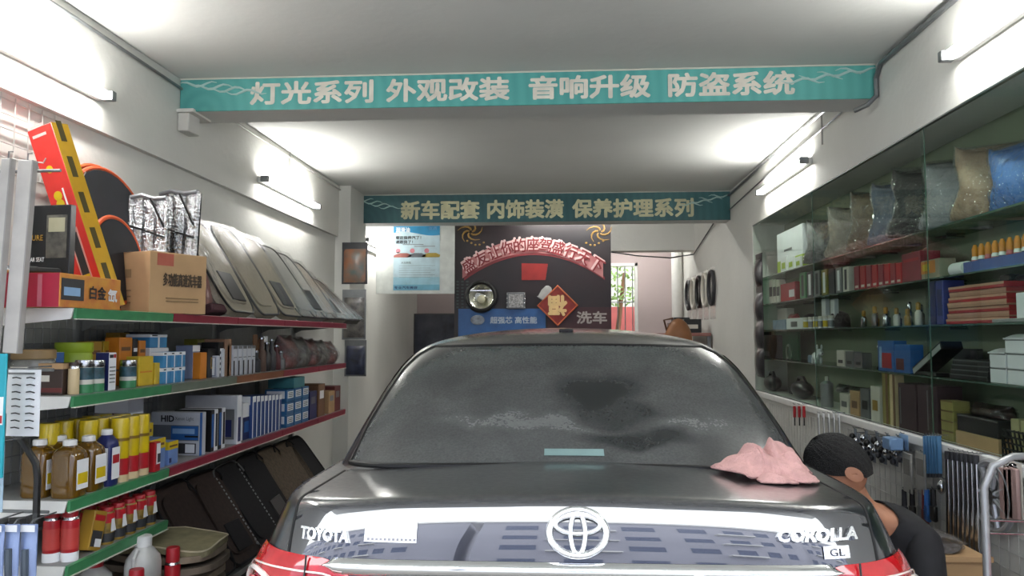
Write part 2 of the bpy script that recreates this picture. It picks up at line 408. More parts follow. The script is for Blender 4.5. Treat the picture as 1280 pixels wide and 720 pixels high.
class Loft:
    KEYS = ('z0', 'zf', 'w', 'yr', 'yf', 'B', 'n', 'cam')
    def __init__(s, rows): s.R = np.array(rows, float); s.N = len(rows)
    def par(s, t):
        t = min(max(t, 0), s.N-1-1e-6); k = int(t); f = t-k; R = s.R
        p1, p2 = R[k], R[k+1]
        m1 = (p2-R[k-1])/2 if k > 0 else p2-p1
        m2 = (R[k+2]-p1)/2 if k+2 < s.N else p2-p1
        d = p2-p1                                   # keep it monotone
        m1 = np.where(m1*d <= 0, 0, np.sign(d)*np.minimum(abs(m1), 2.5*abs(d))); m2 = np.where(m2*d <= 0, 0, np.sign(d)*np.minimum(abs(m2), 2.5*abs(d)))
        f2, f3 = f*f, f*f*f
        return (2*f3-3*f2+1)*p1 + (f3-2*f2+f)*m1 + (-2*f3+3*f2)*p2 + (f3-f2)*m2
    def ring(s, t, M=240):
        z0, zf, w, yr, yf, B, n, cam = s.par(t)
        Bf = min(B*1.0, (yf-yr)*.5); B = min(B, (yf-yr)*.5)
        ph = np.linspace(0, 1, M)**1.0*PI/2
        ph = np.concatenate([np.linspace(0, .04, 30)**2/.04*1.0, ph[1:]]); ph.sort()
        e = 2/n
        xr = w*np.sin(ph)**e; y_r = yr+B*(1-np.cos(ph)**e)
        xf = xr[::-1]; y_f = yf-Bf*(1-np.cos(ph[::-1])**e)
        x = np.concatenate([xr, xf]); y = np.concatenate([y_r, y_f])
        x = np.where(y > yr+B, x*(1-.03*((y-yr-B)/max(.1, yf-yr-B))), x)
        g = np.clip((y-2.6)/1.9, 0, 1); g = g*g*(3-2*g)
        z = z0+(zf-z0)*g-cam*(x/w)**2
        P_ = np.stack([x, y, z], 1); ds = np.r_[0, np.cumsum(np.linalg.norm(np.diff(P_, axis=0), axis=1))]
        return P_, ds
    def sample(s, t, m):
        P_, ds = s.ring(t); a = np.linspace(0, 1, m)
        a = a*ds[-1]; return np.stack([np.interp(a, ds, P_[:, k]) for k in range(3)], 1)
    def at_x(s, t, x):
        "point on the rear side of ring t at lateral x"
        P_, ds = s.ring(t); h = len(P_)//2; sg = 1 if x >= 0 else -1
        y = np.interp(abs(x), P_[:h, 0], P_[:h, 1]); z = np.interp(abs(x), P_[:h, 0], P_[:h, 2])
        return Vector((x, y, z))
    def at_s(s, t, d, side):
        P_, ds = s.ring(t); return Vector([np.interp(d, ds, P_[:, k])*(side if k == 0 else 1) for k in range(3)])
    def mb(s, nt, m, close=True):
        b = MB(); V = []; F = []
        for j in range(nt+1):
            q = s.sample((s.N-1)*j/nt, m)
            V += [tuple(p) for p in q] + [(-p[0], p[1], p[2]) for p in q[-2:0:-1]]
        L = 2*m-2
        for j in range(nt):
            for i in range(L): F.append((j*L+i, j*L+(i+1)%L, (j+1)*L+(i+1)%L, (j+1)*L+i))
        if close: F.append(tuple(range(L))); F.append(tuple(nt*L+i for i in range(L)))
        return b._add(V, F)
TUB = Loft([ # z0   zf    w     yr    yf    B   n   cam
    (.20, .20, .78, .10, 4.42, .9, 5, 0), (.30, .30, .85, .03, 4.50, .9, 5, 0), (.50, .45, .872, 0, 4.54, .9, 5, 0),
    (.64, .58, .878, .005, 4.53, .9, 5.2, 0), (.74, .66, .872, .045, 4.50, .9, 5.6, 0), (.84, .71, .85, .066, 4.45, .9, 6.2, .004),
    (.90, .75, .828, .078, 4.38, .9, 6.4, .010), (.945, .77, .812, .090, 4.34, .9, 6.4, .014), (.985, .79, .798, .105, 4.28, .9, 6.4, .018), (1.014, .80, .786, .119, 4.2, .88, 6.4, .022),
    (1.028, .815, .770, .130, 4.1, .85, 6.2, .027), (1.034, .83, .742, .16, 3.95, .8, 5.6, .031), (1.037, .86, .66, .34, 3.7, .75, 4.8, .033),
    (1.039, .90, .50, .62, 3.4, .6, 4, .025), (1.04, .93, .12, 1.4, 2.6, .3, 3, .003)])
CAB = Loft([
    (.99, .93, .785, .50, 3.55, .62, 4.5, .03), (1.03, .95, .772, .60, 3.50, .60, 4.5, .02), (1.125, 1.08, .740, .775, 3.30, .56, 4.5, .01),
    (1.21, 1.19, .712, .94, 3.12, .54, 4.5, .01), (1.30, 1.29, .675, 1.11, 2.95, .52, 4.5, .01), (1.355, 1.35, .640, 1.225, 2.84, .52, 4.2, .01),
    (1.392, 1.388, .595, 1.32, 2.75, .5, 4, .01), (1.418, 1.415, .53, 1.43, 2.68, .48, 3.6, .01), (1.44, 1.437, .42, 1.60, 2.56, .4, 3.2, .008),
    (1.456, 1.455, .24, 1.85, 2.40, .25, 2.6, .004), (1.461, 1.461, .03, 2.08, 2.16, .03, 2, 0)])
CAR = T('car', 'dusty dark blue saloon car parked nose-in, seen from behind', 'car', (.034, 1.775, 0), rz=math.radians(.7))
tubm = TUB.mb(90, 170).mesh('body', 50)
BV = BVHTree.FromPolygons([v.co[:] for v in tubm.vertices], [p.vertices[:] for p in tubm.polygons])
P('body', tubm, PAINT, CAR)
P('cabin', CAB.mb(60, 130), PAINT, CAR, smooth=60)
def hit(o, d, off=.004):
    o, d = Vector(o), Vector(d).normalized(); p, n, i, q = BV.ray_cast(o, d)
    if p is None: p = o+d*.3; n = -d
    if n.dot(d) > 0: n = -n
    return p+n*off
def rearp(x, z, off=.004): return hit((x, -1.0, z), (0, 1, 0), off)
# --- trunk lid: rear face, rounded lip and deck as one raised skin
def lid(u, v, off=.005, hw=.69):
    x = (u*2-1)*hw
    if v < .35: z = .63+(v/.35)*.29; o, d = (x, -1, z), (0, 1, 0)
    elif v < .72:
        a = (v-.35)/.37*PI/2; d = (0, math.cos(a), -math.sin(a)); pv = Vector((x, .235, .92-0.0)); o = pv-Vector(d)*1.0
    else:
        y = .235+(v-.72)/.28*.40; o, d = (x, y, 2), (0, 0, -1)
    return hit(o, d, off)
lidmb = MB(); NU, NV = 70, 64
lidmb.grid(lid, NU, NV)
edge = []
def lidrim(fn): return [fn(k/30) for k in range(31)]
for rim in ([(0, k/60) for k in range(61)], [(1, k/60) for k in range(61)], [(k/40, 0) for k in range(41)]):
    pts = [(lid(a, b, .005), lid(a, b, -.006)) for a, b in rim]
    V = []; F = []
    for p, q in pts: V += [p, q]
    for k in range(len(pts)-1): F.append((2*k, 2*k+1, 2*k+3, 2*k+2))
    lidmb._add(V, F)
P('trunk_lid', lidmb, PAINT, CAR, smooth=50)
for s in (-1, 1):
    P('shut_line', MB().tube([hit_p for hit_p in [lid(.5+s*.5*1.010, k/140, .002) for k in range(141)]], .0048, 6), mat('shut_line_black', '#050506', .8), CAR)
# --- chrome garnish bar above the plate
def garn(u, v):
    x = (u*2-1)*.60; e = 1-abs(u*2-1); ex = .5-.5*min(1, (abs(u*2-1)*.60-.57)/.03) if abs(u*2-1)*.60 > .57 else .5
    z = .880+.018*(v-.5)*2*(ex*2); return rearp(x, z, .010+.012*math.sin(PI*v))
P('garnish_bar', MB().grid(garn, 80, 8), CHROME, CAR, 'chrome bar')
P('boot_lock', MB().tube([rearp(.275, .858, .004), rearp(.275, .858, .03)], .017, 20), STEEL, CAR)
# --- rear window, side windows and windscreen as skins on the cabin
def glass_mat():
    m = bpy.data.materials.new('dusty_tinted_glass'); m.use_nodes = True; nt = m.node_tree; b = nt.nodes['Principled BSDF']
    tc = nt.nodes.new('ShaderNodeTexCoord')
    def noise(sc, det=5, dist=0, vec=None):
        n = nt.nodes.new('ShaderNodeTexNoise'); n.inputs['Scale'].default_value = sc; n.inputs['Detail'].default_value = det; n.inputs['Distortion'].default_value = dist
        nt.links.new(vec or tc.outputs['Object'], n.inputs['Vector']); return n.outputs[0]
    def math_(op, a, b_=None, cl=False):
        n = nt.nodes.new('ShaderNodeMath'); n.operation = op; n.use_clamp = cl
        for k, q in enumerate((a, b_)):
            if q is None: continue
            if isinstance(q, (int, float)): n.inputs[k].default_value = q
            else: nt.links.new(q, n.inputs[k])
        return n.outputs[0]
    sp = nt.nodes.new('ShaderNodeSeparateXYZ'); nt.links.new(tc.outputs['Object'], sp.inputs[0]); X, Y, Z = sp.outputs
    wob = math_('MULTIPLY', math_('SUBTRACT', noise(6, 4), .5), .16)
    def blob(cx, cz, rx, rz, soft=.5):
        a = math_('DIVIDE', math_('SUBTRACT', math_('ADD', X, wob), cx), rx); c = math_('DIVIDE', math_('SUBTRACT', math_('ADD', Z, math_('MULTIPLY', wob, .6)), cz), rz)
        d = math_('SQRT', math_('ADD', math_('MULTIPLY', a, a), math_('MULTIPLY', c, c)))
        return math_('SUBTRACT', 1, math_('DIVIDE', math_('SUBTRACT', d, 1-soft), soft), True) if False else math_('DIVIDE', math_('SUBTRACT', 1, d), soft, True)
    grain = noise(140, 3); cloud = noise(5, 5, .6)
    dust = math_('ADD', .07, math_('MULTIPLY', math_('MULTIPLY', cloud, grain), .42))
    band = math_('MULTIPLY', math_('MULTIPLY', blob(-.16, 1.142, .36, .028, .9), noise(30, 9, 2.5)), .34)
    band2 = math_('MULTIPLY', math_('MULTIPLY', blob(.38, 1.14, .20, .024, .9), noise(30, 9, 2.5)), .26)
    wipe = math_('MAXIMUM', blob(.08, 1.22, .20, .085, .7), math_('MULTIPLY', blob(.2, 1.10, .22, .03, .5), .8))
    wipe2 = math_('MAXIMUM', wipe, math_('MULTIPLY', blob(.16, 1.17, .18, .05, .4), .7))
    dust = math_('ADD', math_('ADD', dust, band), band2)
    dust = math_('MULTIPLY', dust, math_('SUBTRACT', 1, math_('MULTIPLY', wipe2, .85)), True)
    mx = nt.nodes.new('ShaderNodeMixRGB'); mx.inputs[1].default_value = (.006, .008, .009, 1); mx.inputs[2].default_value = (.32, .33, .32, 1)
    nt.links.new(dust, mx.inputs[0]); nt.links.new(mx.outputs[0], b.inputs['Base Color'])
    rr = nt.nodes.new('ShaderNodeMapRange'); rr.inputs['To Min'].default_value = .03; rr.inputs['To Max'].default_value = .9
    nt.links.new(dust, rr.inputs[0]); nt.links.new(rr.outputs[0], b.inputs['Roughness'])
    return m
GLASS = glass_mat(); SEAL = mat('rubber_seal', '#0a0a0b', .5)
TT0, TT1 = 1.02, 5.75
def rg_edge(t): return np.interp(t, [1, 2, 3, 4, 5, 5.8], [.705, .690, .668, .632, .585, .530])
def rglass(u, v, off=.003):
    t = TT0+(TT1-TT0)*v; x = (u*2-1)*rg_edge(t); p = CAB.at_x(t, x)
    # soften the upper corners
    return p+Vector((0, -.5, .87))*off
P('rear_window', MB().grid(rglass, 60, 40), GLASS, CAR, 'dusty tinted rear window', smooth=0 or 60)
rim = [rglass(0, k/30, .003) for k in range(31)]+[rglass(k/40, 1, .003) for k in range(41)]+[rglass(1, 1-k/30, .003) for k in range(31)]
P('window_seal', MB().tube(rim, .006, 6), SEAL, CAR)
P('window_seal', MB().tube([rglass(k/40, 0, .004) for k in range(41)], .008, 6), SEAL, CAR)
# high brake lamp strip behind the foot of the glass
P('brake_lamp', MB().grid(lambda u, v: rglass(.5+(u-.5)*.13+.005, .055+.035*v, .006), 10, 3), mat('pale_brake_lamp', '#7d9896', .35), CAR, 'pale high-level brake lamp')
def sideglass(s, y0, y1, t0, t1):
    def fn(u, v):
        t = t0+(t1-t0)*v; P_, ds = CAB.ring(t); y = y0(v)+(y1(v)-y0(v))*u
        d = np.interp(y, P_[:, 1], ds); p = CAB.at_s(t, d, s); return p+Vector((s*.004, 0, .002))
    return MB().grid(fn, 16, 8)
for s in (-1, 1):
    P('side_window', sideglass(s, lambda v: 1.05+.42*v, lambda v: 2.0, 1.6, 4.9), GLASS, CAR)
    P('side_window', sideglass(s, lambda v: 2.06, lambda v: 3.0-.42*v, 1.6, 4.9), GLASS, CAR)
def wscreen(u, v):
    t = 1.3+4.3*v; P_, ds = CAB.ring(t); x = (u*2-1)*np.interp(t, [1, 5.8], [.66, .50]); h = len(P_)//2
    y = np.interp(abs(x), P_[h:, 0][::-1], P_[h:, 1][::-1]); z = np.interp(abs(x), P_[h:, 0][::-1], P_[h:, 2][::-1]); return (x, y+.003, z+.004)
P('windscreen', MB().grid(wscreen, 30, 20), GLASS, CAR)
# --- tail lamps wrapping the corners
REDL = mat('red_lamp_lens', '#b0101c', .08, coat=1, noise=(20, .15)); CLEARL = mat('clear_lamp_lens', '#e3d6cf', .12, coat=1)
def lamp_pt(s, u, v, off):
    # u: 0 inner edge .. 1 outer, v: 0 bottom .. 1 top ; directions fan out from a pivot inside the corner
    a = -.34+(1.34+.34)*u
    top = .893+.004*math.sin(PI*u); bot = .66
    inner = max(0, 1-u/.22); top -= .085*inner**2; bot += .05*inner
    outer = max(0, (u-.72)/.28); top -= .12*outer**1.6; bot += .04*outer
    z = bot+(top-bot)*v
    d = Vector((-s*math.sin(a), math.cos(a), 0)); pv = Vector((s*.60, .40, z)); o = pv-d*1.2
    return hit(o, d, off)
for s, side in ((-1, 'left'), (1, 'right')):
    L = P('tail_lamp', MB().grid(lambda u, v: lamp_pt(s, u, v, .008+.010*(math.sin(PI*u)*math.sin(PI*v))**.4), 40, 18), REDL, CAR, 'glossy red tail lamp')
    ring = [lamp_pt(s, .60+.25*math.cos(2*PI*k/40), .43+.34*math.sin(2*PI*k/40), .020) for k in range(40)]
    P('lens_ring', MB().tube(ring, .007, 8, closed=True), CLEARL, L)
    P('lens_core', MB().grid(lambda u, v: lamp_pt(s, .60+.20*math.cos(2*PI*u)*v, .43+.27*math.sin(2*PI*u)*v, .021), 30, 3, wrap=True), mat('pink_lamp_core', '#d9565c', .1, coat=1), L)
    P('indicator', MB().grid(lambda u, v: lamp_pt(s, .10+.20*u, .58+.14*v+.08*u, .019), 8, 4), mat('amber_lamp', '#d9803a', .1, coat=1), L)
    P('lens_seam', MB().tube([lamp_pt(s, .275, k/12, .019) for k in range(13)], .0025, 6), SEAL, L)
    P('lens_rib', MB().tube([lamp_pt(s, .12+.7*k/20, .86-.10*(k/20)**3, .018) for k in range(21)], .0025, 6), CLEARL, L)
# --- badges
BADGE = mat('badge_chrome', '#f2f4f6', .12, .9, noise=(5, .01))
def badge(body, w, h, cx, cz, bold=.02, shear=0, nm='badge'):
    V, F = glyphs(body, bold); xs = [p[0] for p in V]; ys = [p[1] for p in V]; x0, x1, y0, y1 = min(xs), max(xs), min(ys), max(ys)
    me = MB(); top = []
    for off in (.016, .006):
        for p in V:
            b = ((p[1]-y0)/(y1-y0)-.5)*h; a = ((p[0]-x0)/(x1-x0)-.5)*w+shear*b; top.append(rearp(cx+a, cz+b, off))
    n = len(V); F2 = list(F)
    from collections import Counter
    ec = Counter()
    for f in F:
        for i in range(len(f)): ec[tuple(sorted((f[i], f[(i+1) % len(f)])))] += 1
    for (a, b), c in ec.items():
        if c == 1: F2.append((a, b, b+n, a+n))
    me._add(top, F2); return P(nm, me, BADGE, CAR, smooth=0)
badge('TOYOTA', .122, .026, -.600, .942, .03, nm='badge')
badge('COROLLA', .190, .026, .552, .957, .035, .25, nm='badge')
gl = P('badge', MB().grid(lambda u, v: rearp(.592+(u-.5)*.062, .922+(v-.5)*.026, .0085), 6, 3), BADGE, CAR)
V, F = glyphs('GL', .0); me = bpy.data.meshes.new('lettering')
me.from_pydata([tuple(rearp(.592+(p[0]-.62)*.03, .922+(p[1]-.36)*.022, .0100)) for p in V], [], F); me.materials.append(INK); link(bpy.data.objects.new('lettering', me), gl)
def oval(cx, cz, rx, rz, r, n=56):
    return MB().tube([rearp(cx+rx*math.cos(2*PI*k/n), cz+rz*math.sin(2*PI*k/n), .014) for k in range(n)], r, 10, closed=True)
EC = (0, .960)
E = P('emblem', oval(*EC, .066, .047, .0085), BADGE, CAR, 'chrome oval emblem')
P('emblem_oval', oval(EC[0], EC[1]+.0165, .052, .0185, .0058), BADGE, E)
P('emblem_oval', oval(EC[0], EC[1]-.001, .017, .042, .0058), BADGE, E)
st = P('sticker', MB().grid(lambda u, v: rearp(-.440+(u-.5)*.125, .956+(v-.5)*.044, .008), 8, 3), PAPER, CAR, 'white dealer sticker')
for k in range(12):
    x = -.495+.0100*k
    P('sticker_mark', MB().grid(lambda u, v: rearp(x+.006*u, .9375+.005*v, .0095), 1, 1), mat('grey_ink', '#8a8a90', .6), st)
# --- bumper seam, wheels, mirrors
P('bumper_seam', MB().tube([hit((math.sin(a)*0+s2*.0+1.4*math.sin(a), .5-1.4*math.cos(a), .655), (-math.sin(a), math.cos(a), 0), .001) for s2 in (0,) for a in np.linspace(-1.3, 1.3, 60)], .004, 6), mat('shut_line_black', '#050506', .8), CAR)
TIRE = mat('tyre_rubber', '#1a1a1a', .8); RIM = mat('wheel_alloy', '#a7abb0', .3, .9)
for y in (.95, 3.55):
    for s in (-1, 1):
        P('wheel_arch', MB().tube([(s*.74, y, .315), (s*.884, y, .315)], .355, 40), mat('arch_black', '#060606', .9), CAR)
        w_ = P('tyre', MB().tube([(s*.70, y, .315), (s*.72, y, .315), (s*.885, y, .315), (s*.895, y, .315)], [.29, .315, .315, .29], 40), TIRE, CAR)
        P('rim', MB().tube([(s*.89, y, .315), (s*.902, y, .315)], .21, 32), RIM, w_)
        for k in range(5):
            a = 2*PI*k/5; P('spoke', MB().tube([(s*.906, y, .315), (s*.906, y+.2*math.cos(a), .315+.2*math.sin(a))], .018, 8), RIM, w_)
for s in (-1, 1):
    mm = MB(); mm.lathe_s((s*.96, 2.92, 1.02), (.11, .055, .07), 18, 12); P('door_mirror', mm, PAINT, CAR)
    for y in (1.45, 2.35): P('door_handle', MB().tube([(s*.868, y, .83), (s*.892, y+.03, .835), (s*.892, y+.15, .835), (s*.868, y+.18, .83)], .011, 8), PAINT, CAR)
ant = CAB.at_x(8.0, 0)
P('roof_pad', MB().box(-.03, .03, 1.60, 1.70, 1.438, 1.452, .004), BLACK, CAR)
# ================================================================== LEFT SHELVING
XS = -1.80; ZS = [1.526, 1.199, .818, .584]; BAY = .73; YS0 = 2.80
XW = XL-.035
NB = 5
SH_EDGE = [[GREEN, DRED, DRED, DRED, DRED], [GREEN, mat('grey_green_edge', '#6f7a6c', .5), mat('brown_orange_edge', '#8a5637', .5), DRED, DRED], [GREEN, DRED, DRED, DRED, DRED], [GREEN]]
SHELFG = mat('grey_shelf_steel', '#9a9c99', .45, .2); BACKP = mat('pegboard_grey', '#b9bab4', .6, 0)
YE = YS0+NB*BAY
sh = T('shelving_unit', 'long grey steel wall shelving with green and dark red shelf edges, full of car goods', 'shelving', (0, YS0, 0))
BAYN = ['nearest bay', 'second bay', 'third bay', 'fourth bay', 'farthest bay']
for k, z in enumerate(ZS):
    for b in range(len(SH_EDGE[k])):
        y0 = b*BAY
        s_ = P('shelf', MB().box(XW+.03, XS-.012, y0+.003, y0+BAY-.003, z-.012, z, .002), SHELFG, sh)
        P('shelf_edge', MB()._add([(XS-.012, y0+.002, z), (XS, y0+.002, z-.003), (XS-.004, y0+.002, z-.040), (XS-.016, y0+.002, z-.040), (XS-.012, y0+BAY-.002, z), (XS, y0+BAY-.002, z-.003), (XS-.004, y0+BAY-.002, z-.040), (XS-.016, y0+BAY-.002, z-.040)],
            [(0, 1, 2, 3), (7, 6, 5, 4), (0, 4, 5, 1), (1, 5, 6, 2), (2, 6, 7, 3), (3, 7, 4, 0)]), SH_EDGE[k][b], s_, smooth=0)
        P('edge_lip', MB().box(XS-.010, XS+.002, y0+.002, y0+BAY-.002, z-.044, z-.040), OFFW, s_)
    P('end_bracket', MB().prism([(XW+.03, z), (XS-.01, z-.002), (XS-.02, z-.042), (XW+.12, z-.075), (XW+.03, z-.10)], .006), WHITE, sh, loc=(0, -.006, 0))
    for b in range(1, len(SH_EDGE[k])+1):
        P('bracket', MB().prism([(XW+.03, z-.012), (XS-.03, z-.012), (XS-.03, z-.03), (XW+.10, z-.06), (XW+.03, z-.09)], .004), SHELFG, sh, loc=(0, b*BAY-.002, 0))
for b in range(NB+1):
    P('upright', MB().box(XW+.003, XW+.045, b*BAY-.02, b*BAY+.02, 0, 2.0 if b == 0 else 1.62, .003), SHELFG if b else WHITE, sh)
for b in range(NB): P('back_panel', MB().box(XW, XW+.012, b*BAY+.02, (b+1)*BAY-.02, .12, 1.53), BACKP, sh)
peg = MB()
for b in range(2):
    for i in range(12): peg.tube([(XW+.018, b*BAY+.05+i*.055, .15), (XW+.018, b*BAY+.05+i*.055, 1.5)], .0025, 5)
for k in range(20): peg.tube([(XW+.02, 0, .2+k*.066), (XW+.02, 2*BAY, .2+k*.066)], .0025, 5)
P('wire_grid', peg, SHELFG, sh)

# ---------- goods
def panel(wx, wy, h, face, r, th=.0008):
    "thin printed panel on a face of a box; r = (a0,a1,b0,b1) as fractions"
    a0, a1, b0, b1 = r
    if face == '+x': return MB().box(wx/2, wx/2+th, -wy/2+wy*a0, -wy/2+wy*a1, h*b0, h*b1)
    if face == '-x': return MB().box(-wx/2-th, -wx/2, wy/2-wy*a1, wy/2-wy*a0, h*b0, h*b1)
    if face == 'top': return MB().box(-wx/2+wx*a0, -wx/2+wx*a1, -wy/2+wy*b0, -wy/2+wy*b1, h, h+th)
    return MB().box(-wx/2+wx*a0, -wx/2+wx*a1, -wy/2-th, -wy/2, h*b0, h*b1)
def carton(label, c, d, m, prints=(), cat='box', rz=0, group=None, name='carton', words=(), rot=None):
    wx, wy, h = d
    t = T(name, label, cat, c, rz, group, rot)
    P('body', MB().box(-wx/2, wx/2, -wy/2, wy/2, 0, h, min(.002, wx*.1, wy*.1)), m, t, smooth=0)
    P('lid_seam', MB().box(-wx/2+.002, wx/2-.002, -wy/2+.002, wy/2-.002, h-.0004, h+.0006), m, t)
    for k_, (f, r, pm) in enumerate(prints): P('print', panel(wx, wy, h, f, r, .0008+.0004*k_), pm, t)
    for body, f, (a0, a1, b0, b1), tm, bold in words:
        wfull = wy if f in ('+x', '-x') else wx
        R, N = AX[f]; cc = R*((a0+a1)/2-.5)*wfull + Vector((0, 0, h*(b0+b1)/2)) + N*((wx if f != '-y' else wy)/2)
        text(body, (a1-a0)*wfull, (b1-b0)*h, tm, t, f, cc, bold, off=.0012+.0004*len(prints))
    return t
def lshelf(k, u0, u1, vt, xf, wx, label, m, prints=(), zb=None, **kw):
    "box on left shelf k whose aisle face spans columns u0..u1 and rises to row vt"
    z = ZS[k] if zb is None else zb
    y0, y1 = yl(u0, xf, z), yl(u1, xf, z); h = zv(vt, xf, y0)-z
    return carton(label, (xf-wx/2, (y0+y1)/2, z+.0005), (wx, y1-y0, h), m, prints, **kw)
def spray(label, x, y, z, r, h, body, cap, bands=(), name='spray_can', cat='can', group=None, tilt=None, capr=.86):
    t = T(name, label, cat, (x, y, z+.0005), 0, group, tilt)
    hb = h*.80
    P('body', MB().lathe([(r*.92, 0), (r, .004), (r, hb-.006), (r*.97, hb)], 22), body, t)
    P('shoulder', MB().lathe([(r*.97, hb), (r*.9, hb+.008), (r*.72, hb+.018), (r*.6, hb+.02)], 22), STEEL, t)
    P('cap', MB().lathe([(r*capr, hb+(.006 if capr < .9 else .0)), (r*capr, h-.006), (r*(capr-.06), h)], 22), cap, t)
    for a, b, m in bands: P('label_band', MB().lathe([(r+.0006, hb*a), (r+.0006, hb*b)], 22, caps=False), m, t)
    return t
def bottle(label, x, y, z, w, d, h, body, cap, lab=None, name='bottle', cat='bottle', group=None, neck=.018, liquid=None, face='+x'):
    t = T(name, label, cat, (x, y, z+.0005), 0, group)
    def sec(s, zz, n=24, e=3.5):
        out = []
        for i in range(n):
            a = 2*PI*i/n; ca, sa = math.cos(a), math.sin(a)
            out.append((s*d/2*math.copysign(abs(ca)**(2/e), ca), s*w/2*math.copysign(abs(sa)**(2/e), sa), zz))
        return out
    rows = [(.92, 0), (1, .008), (1, h*.72), (.93, h*.79), (.62, h*.86)]
    V = []; F = []; n = 24
    for s, zz in rows: V += sec(s, zz)
    V += [(neck*math.cos(2*PI*i/n), neck*math.sin(2*PI*i/n), h*.90) for i in range(n)]
    m = len(rows)+1
    for k in range(m-1):
        for i in range(n): F.append((k*n+i, k*n+(i+1)%n, (k+1)*n+(i+1)%n, (k+1)*n+i))
    F += [tuple(reversed(range(n))), tuple((m-1)*n+i for i in range(n))]
    P('body', MB()._add(V, F), body, t)
    P('cap', MB().lathe([(neck*1.12, h*.90), (neck*1.12, h-.004), (neck, h)], 20), cap, t)
    if lab:
        P('label_panel', panel(d, w, h, face, (.14, .86, .12, .68)), lab, t); P('label_panel', panel(d, w, h, '-y', (.14, .86, .12, .68)), lab, t)
        P('label_print', panel(d+.002, w, h, face, (.2, .8, .40, .55)), RED, t); P('label_print', panel(d, w+.002, h, '-y', (.2, .8, .2, .34)), BLUE, t)
    return t

Z0, Z1, Z2, Z3 = ZS
# --- top shelf
# red and orange bulb carton at the corner
xf = -1.83; y0, y1 = yl(74, xf, Z0), yl(150, xf, Z0); h = zv(341, xf, y0)-Z0
carton('red and orange carton with a car picture on the corner of the top shelf', (xf-.14, (y0+y1)/2, Z0+.0005), (.28, y1-y0, h), mat('orange_carton_print', '#c4703a', .45, noise=(16, .15), col2='#d69a3c'),
       [('-y', (0, .99, 0, 1), mat('crimson_print', '#b52742', .4))] + [('-y', (.1+.2*i, .16+.2*i, .02, .96), PINK) for i in range(4)] +
       [('+x', (.02, .36, .22, .86), DGREY), ('+x', (.05, .30, .35, .6), SKY)],
       words=[('白金', '+x', (.45, .72, .30, .70), INK, .03), ('氙', '+x', (.76, .92, .26, .66), PAPER, .03)])
ctop = Z0+h; cy0, cy1 = y0, y1
# torches lying on it
for i, (dx, dy, rz, m, lb) in enumerate([(.03, .03, .25, STEEL, 'silver torch lying on the red and orange carton'), (.11, .06, .1, BLACK, 'black torch with a yellow end lying on the red and orange carton')]):
    t = T('torch', lb, 'torch', (xf-.26+dx, cy0+.02+dy*1.2, ctop+.0165), rz=-.9+rz)
    P('barrel', MB().tube([(0, .0, 0), (0, .10, 0)], .013, 14), m, t); P('head', MB().tube([(0, -.035, 0), (0, -.004, 0), (0, .004, 0)], [.016, .016, .013], 14), m, t)
    P('lens', MB().tube([(0, -.038, 0), (0, -.034, 0)], .0145, 14), YELLOW if i else GREY, t)
# black boxed seat accessory standing on the carton
y = cy0+.16
t = carton('black glossy box with a car seat picture standing on the orange carton', (xf-.165, y, ctop+.001), (.225, .03, zv(258, xf-.2, y)-ctop), mat('gloss_black_print', '#17181c', .25),
       [('-y', (.54, .94, .25, .86), mat('seat_picture', '#6b6a62', .4, noise=(25, .4), col2='#1d1d20')), ('-y', (.58, .9, .62, .82), mat('seat_cream', '#b9b79a', .5))],
       words=[('SECURE', '-y', (.06, .48, .50, .58), GOLD, .02), ('CAR SEAT', '-y', (.20, .52, .2, .26), PAPER, .02), ('A', '-y', (.05, .15, .74, .88), GREY, .0)], rz=-.12)
# long red and yellow carton leaning to the wall
def long_box():
    y = yl(126, -1.95, Z0); base = Vector((-1.93, y, Z0+.005)); L = .80; w = .125; d = .09
    topp = Vector((-2.15, y-.08, Z0+.74))
    az = (topp-base).normalized(); ax = Vector((1, -.15, 0)); ax = (ax-az*ax.dot(az)).normalized(); ay = az.cross(ax)
    M = Matrix((ax, ay, az)).transposed().to_4x4(); M.translation = base
    t = T('tall_carton', 'tall red and yellow carton leaning back against the left wall', 'box', base); t.rotation_euler = M.to_euler()
    P('body', MB().box(-w/2, w/2, -d/2, d/2, 0, L, .003), mat('scarlet_print', '#d8332c', .4), t)
    P('side_panel', MB().box(w/2, w/2+.001, -d/2, d/2, 0, L), mat('ochre_print', '#d2a31e', .4), t)
    for k in range(5): P('print', MB().box(w/2+.001, w/2+.0018, -d*.22, d*.12, .1+k*.155, .1+k*.155+.09), mat('dark_olive_print', '#4c4216', .5), t)
    P('print', MB().box(-w*.18, w*.22, -d/2-.001, -d/2, .05, .36), mat('window_border_pink', '#e5a9a0', .5), t)
    P('print', MB().box(-w*.12, w*.16, -d/2-.0018, -d/2-.001, .07, .34), DGREY, t); P('print', MB().box(-w*.12, w*.16, -d/2-.0024, -d/2-.0018, .1, .16), YELLOW, t)
    for zz, r in ((.62, .016), (.47, .02), (.505, .02)): P('roundel', MB().tube([(-w*.1, -d/2-.0015, zz), (-w*.1, -d/2-.0002, zz)], r, 18), YELLOW, t)
    for zz in (.76, .8): P('print', MB().box(-w*.35, w*.2, -d/2-.001, -d/2, zz, zz+.012), mat('pale_pink_print', '#efc3bd', .5), t)
    P('print', MB().box(w*.12, w*.18, -d/2-.001, -d/2, .40, .53), PAPER, t)
long_box()
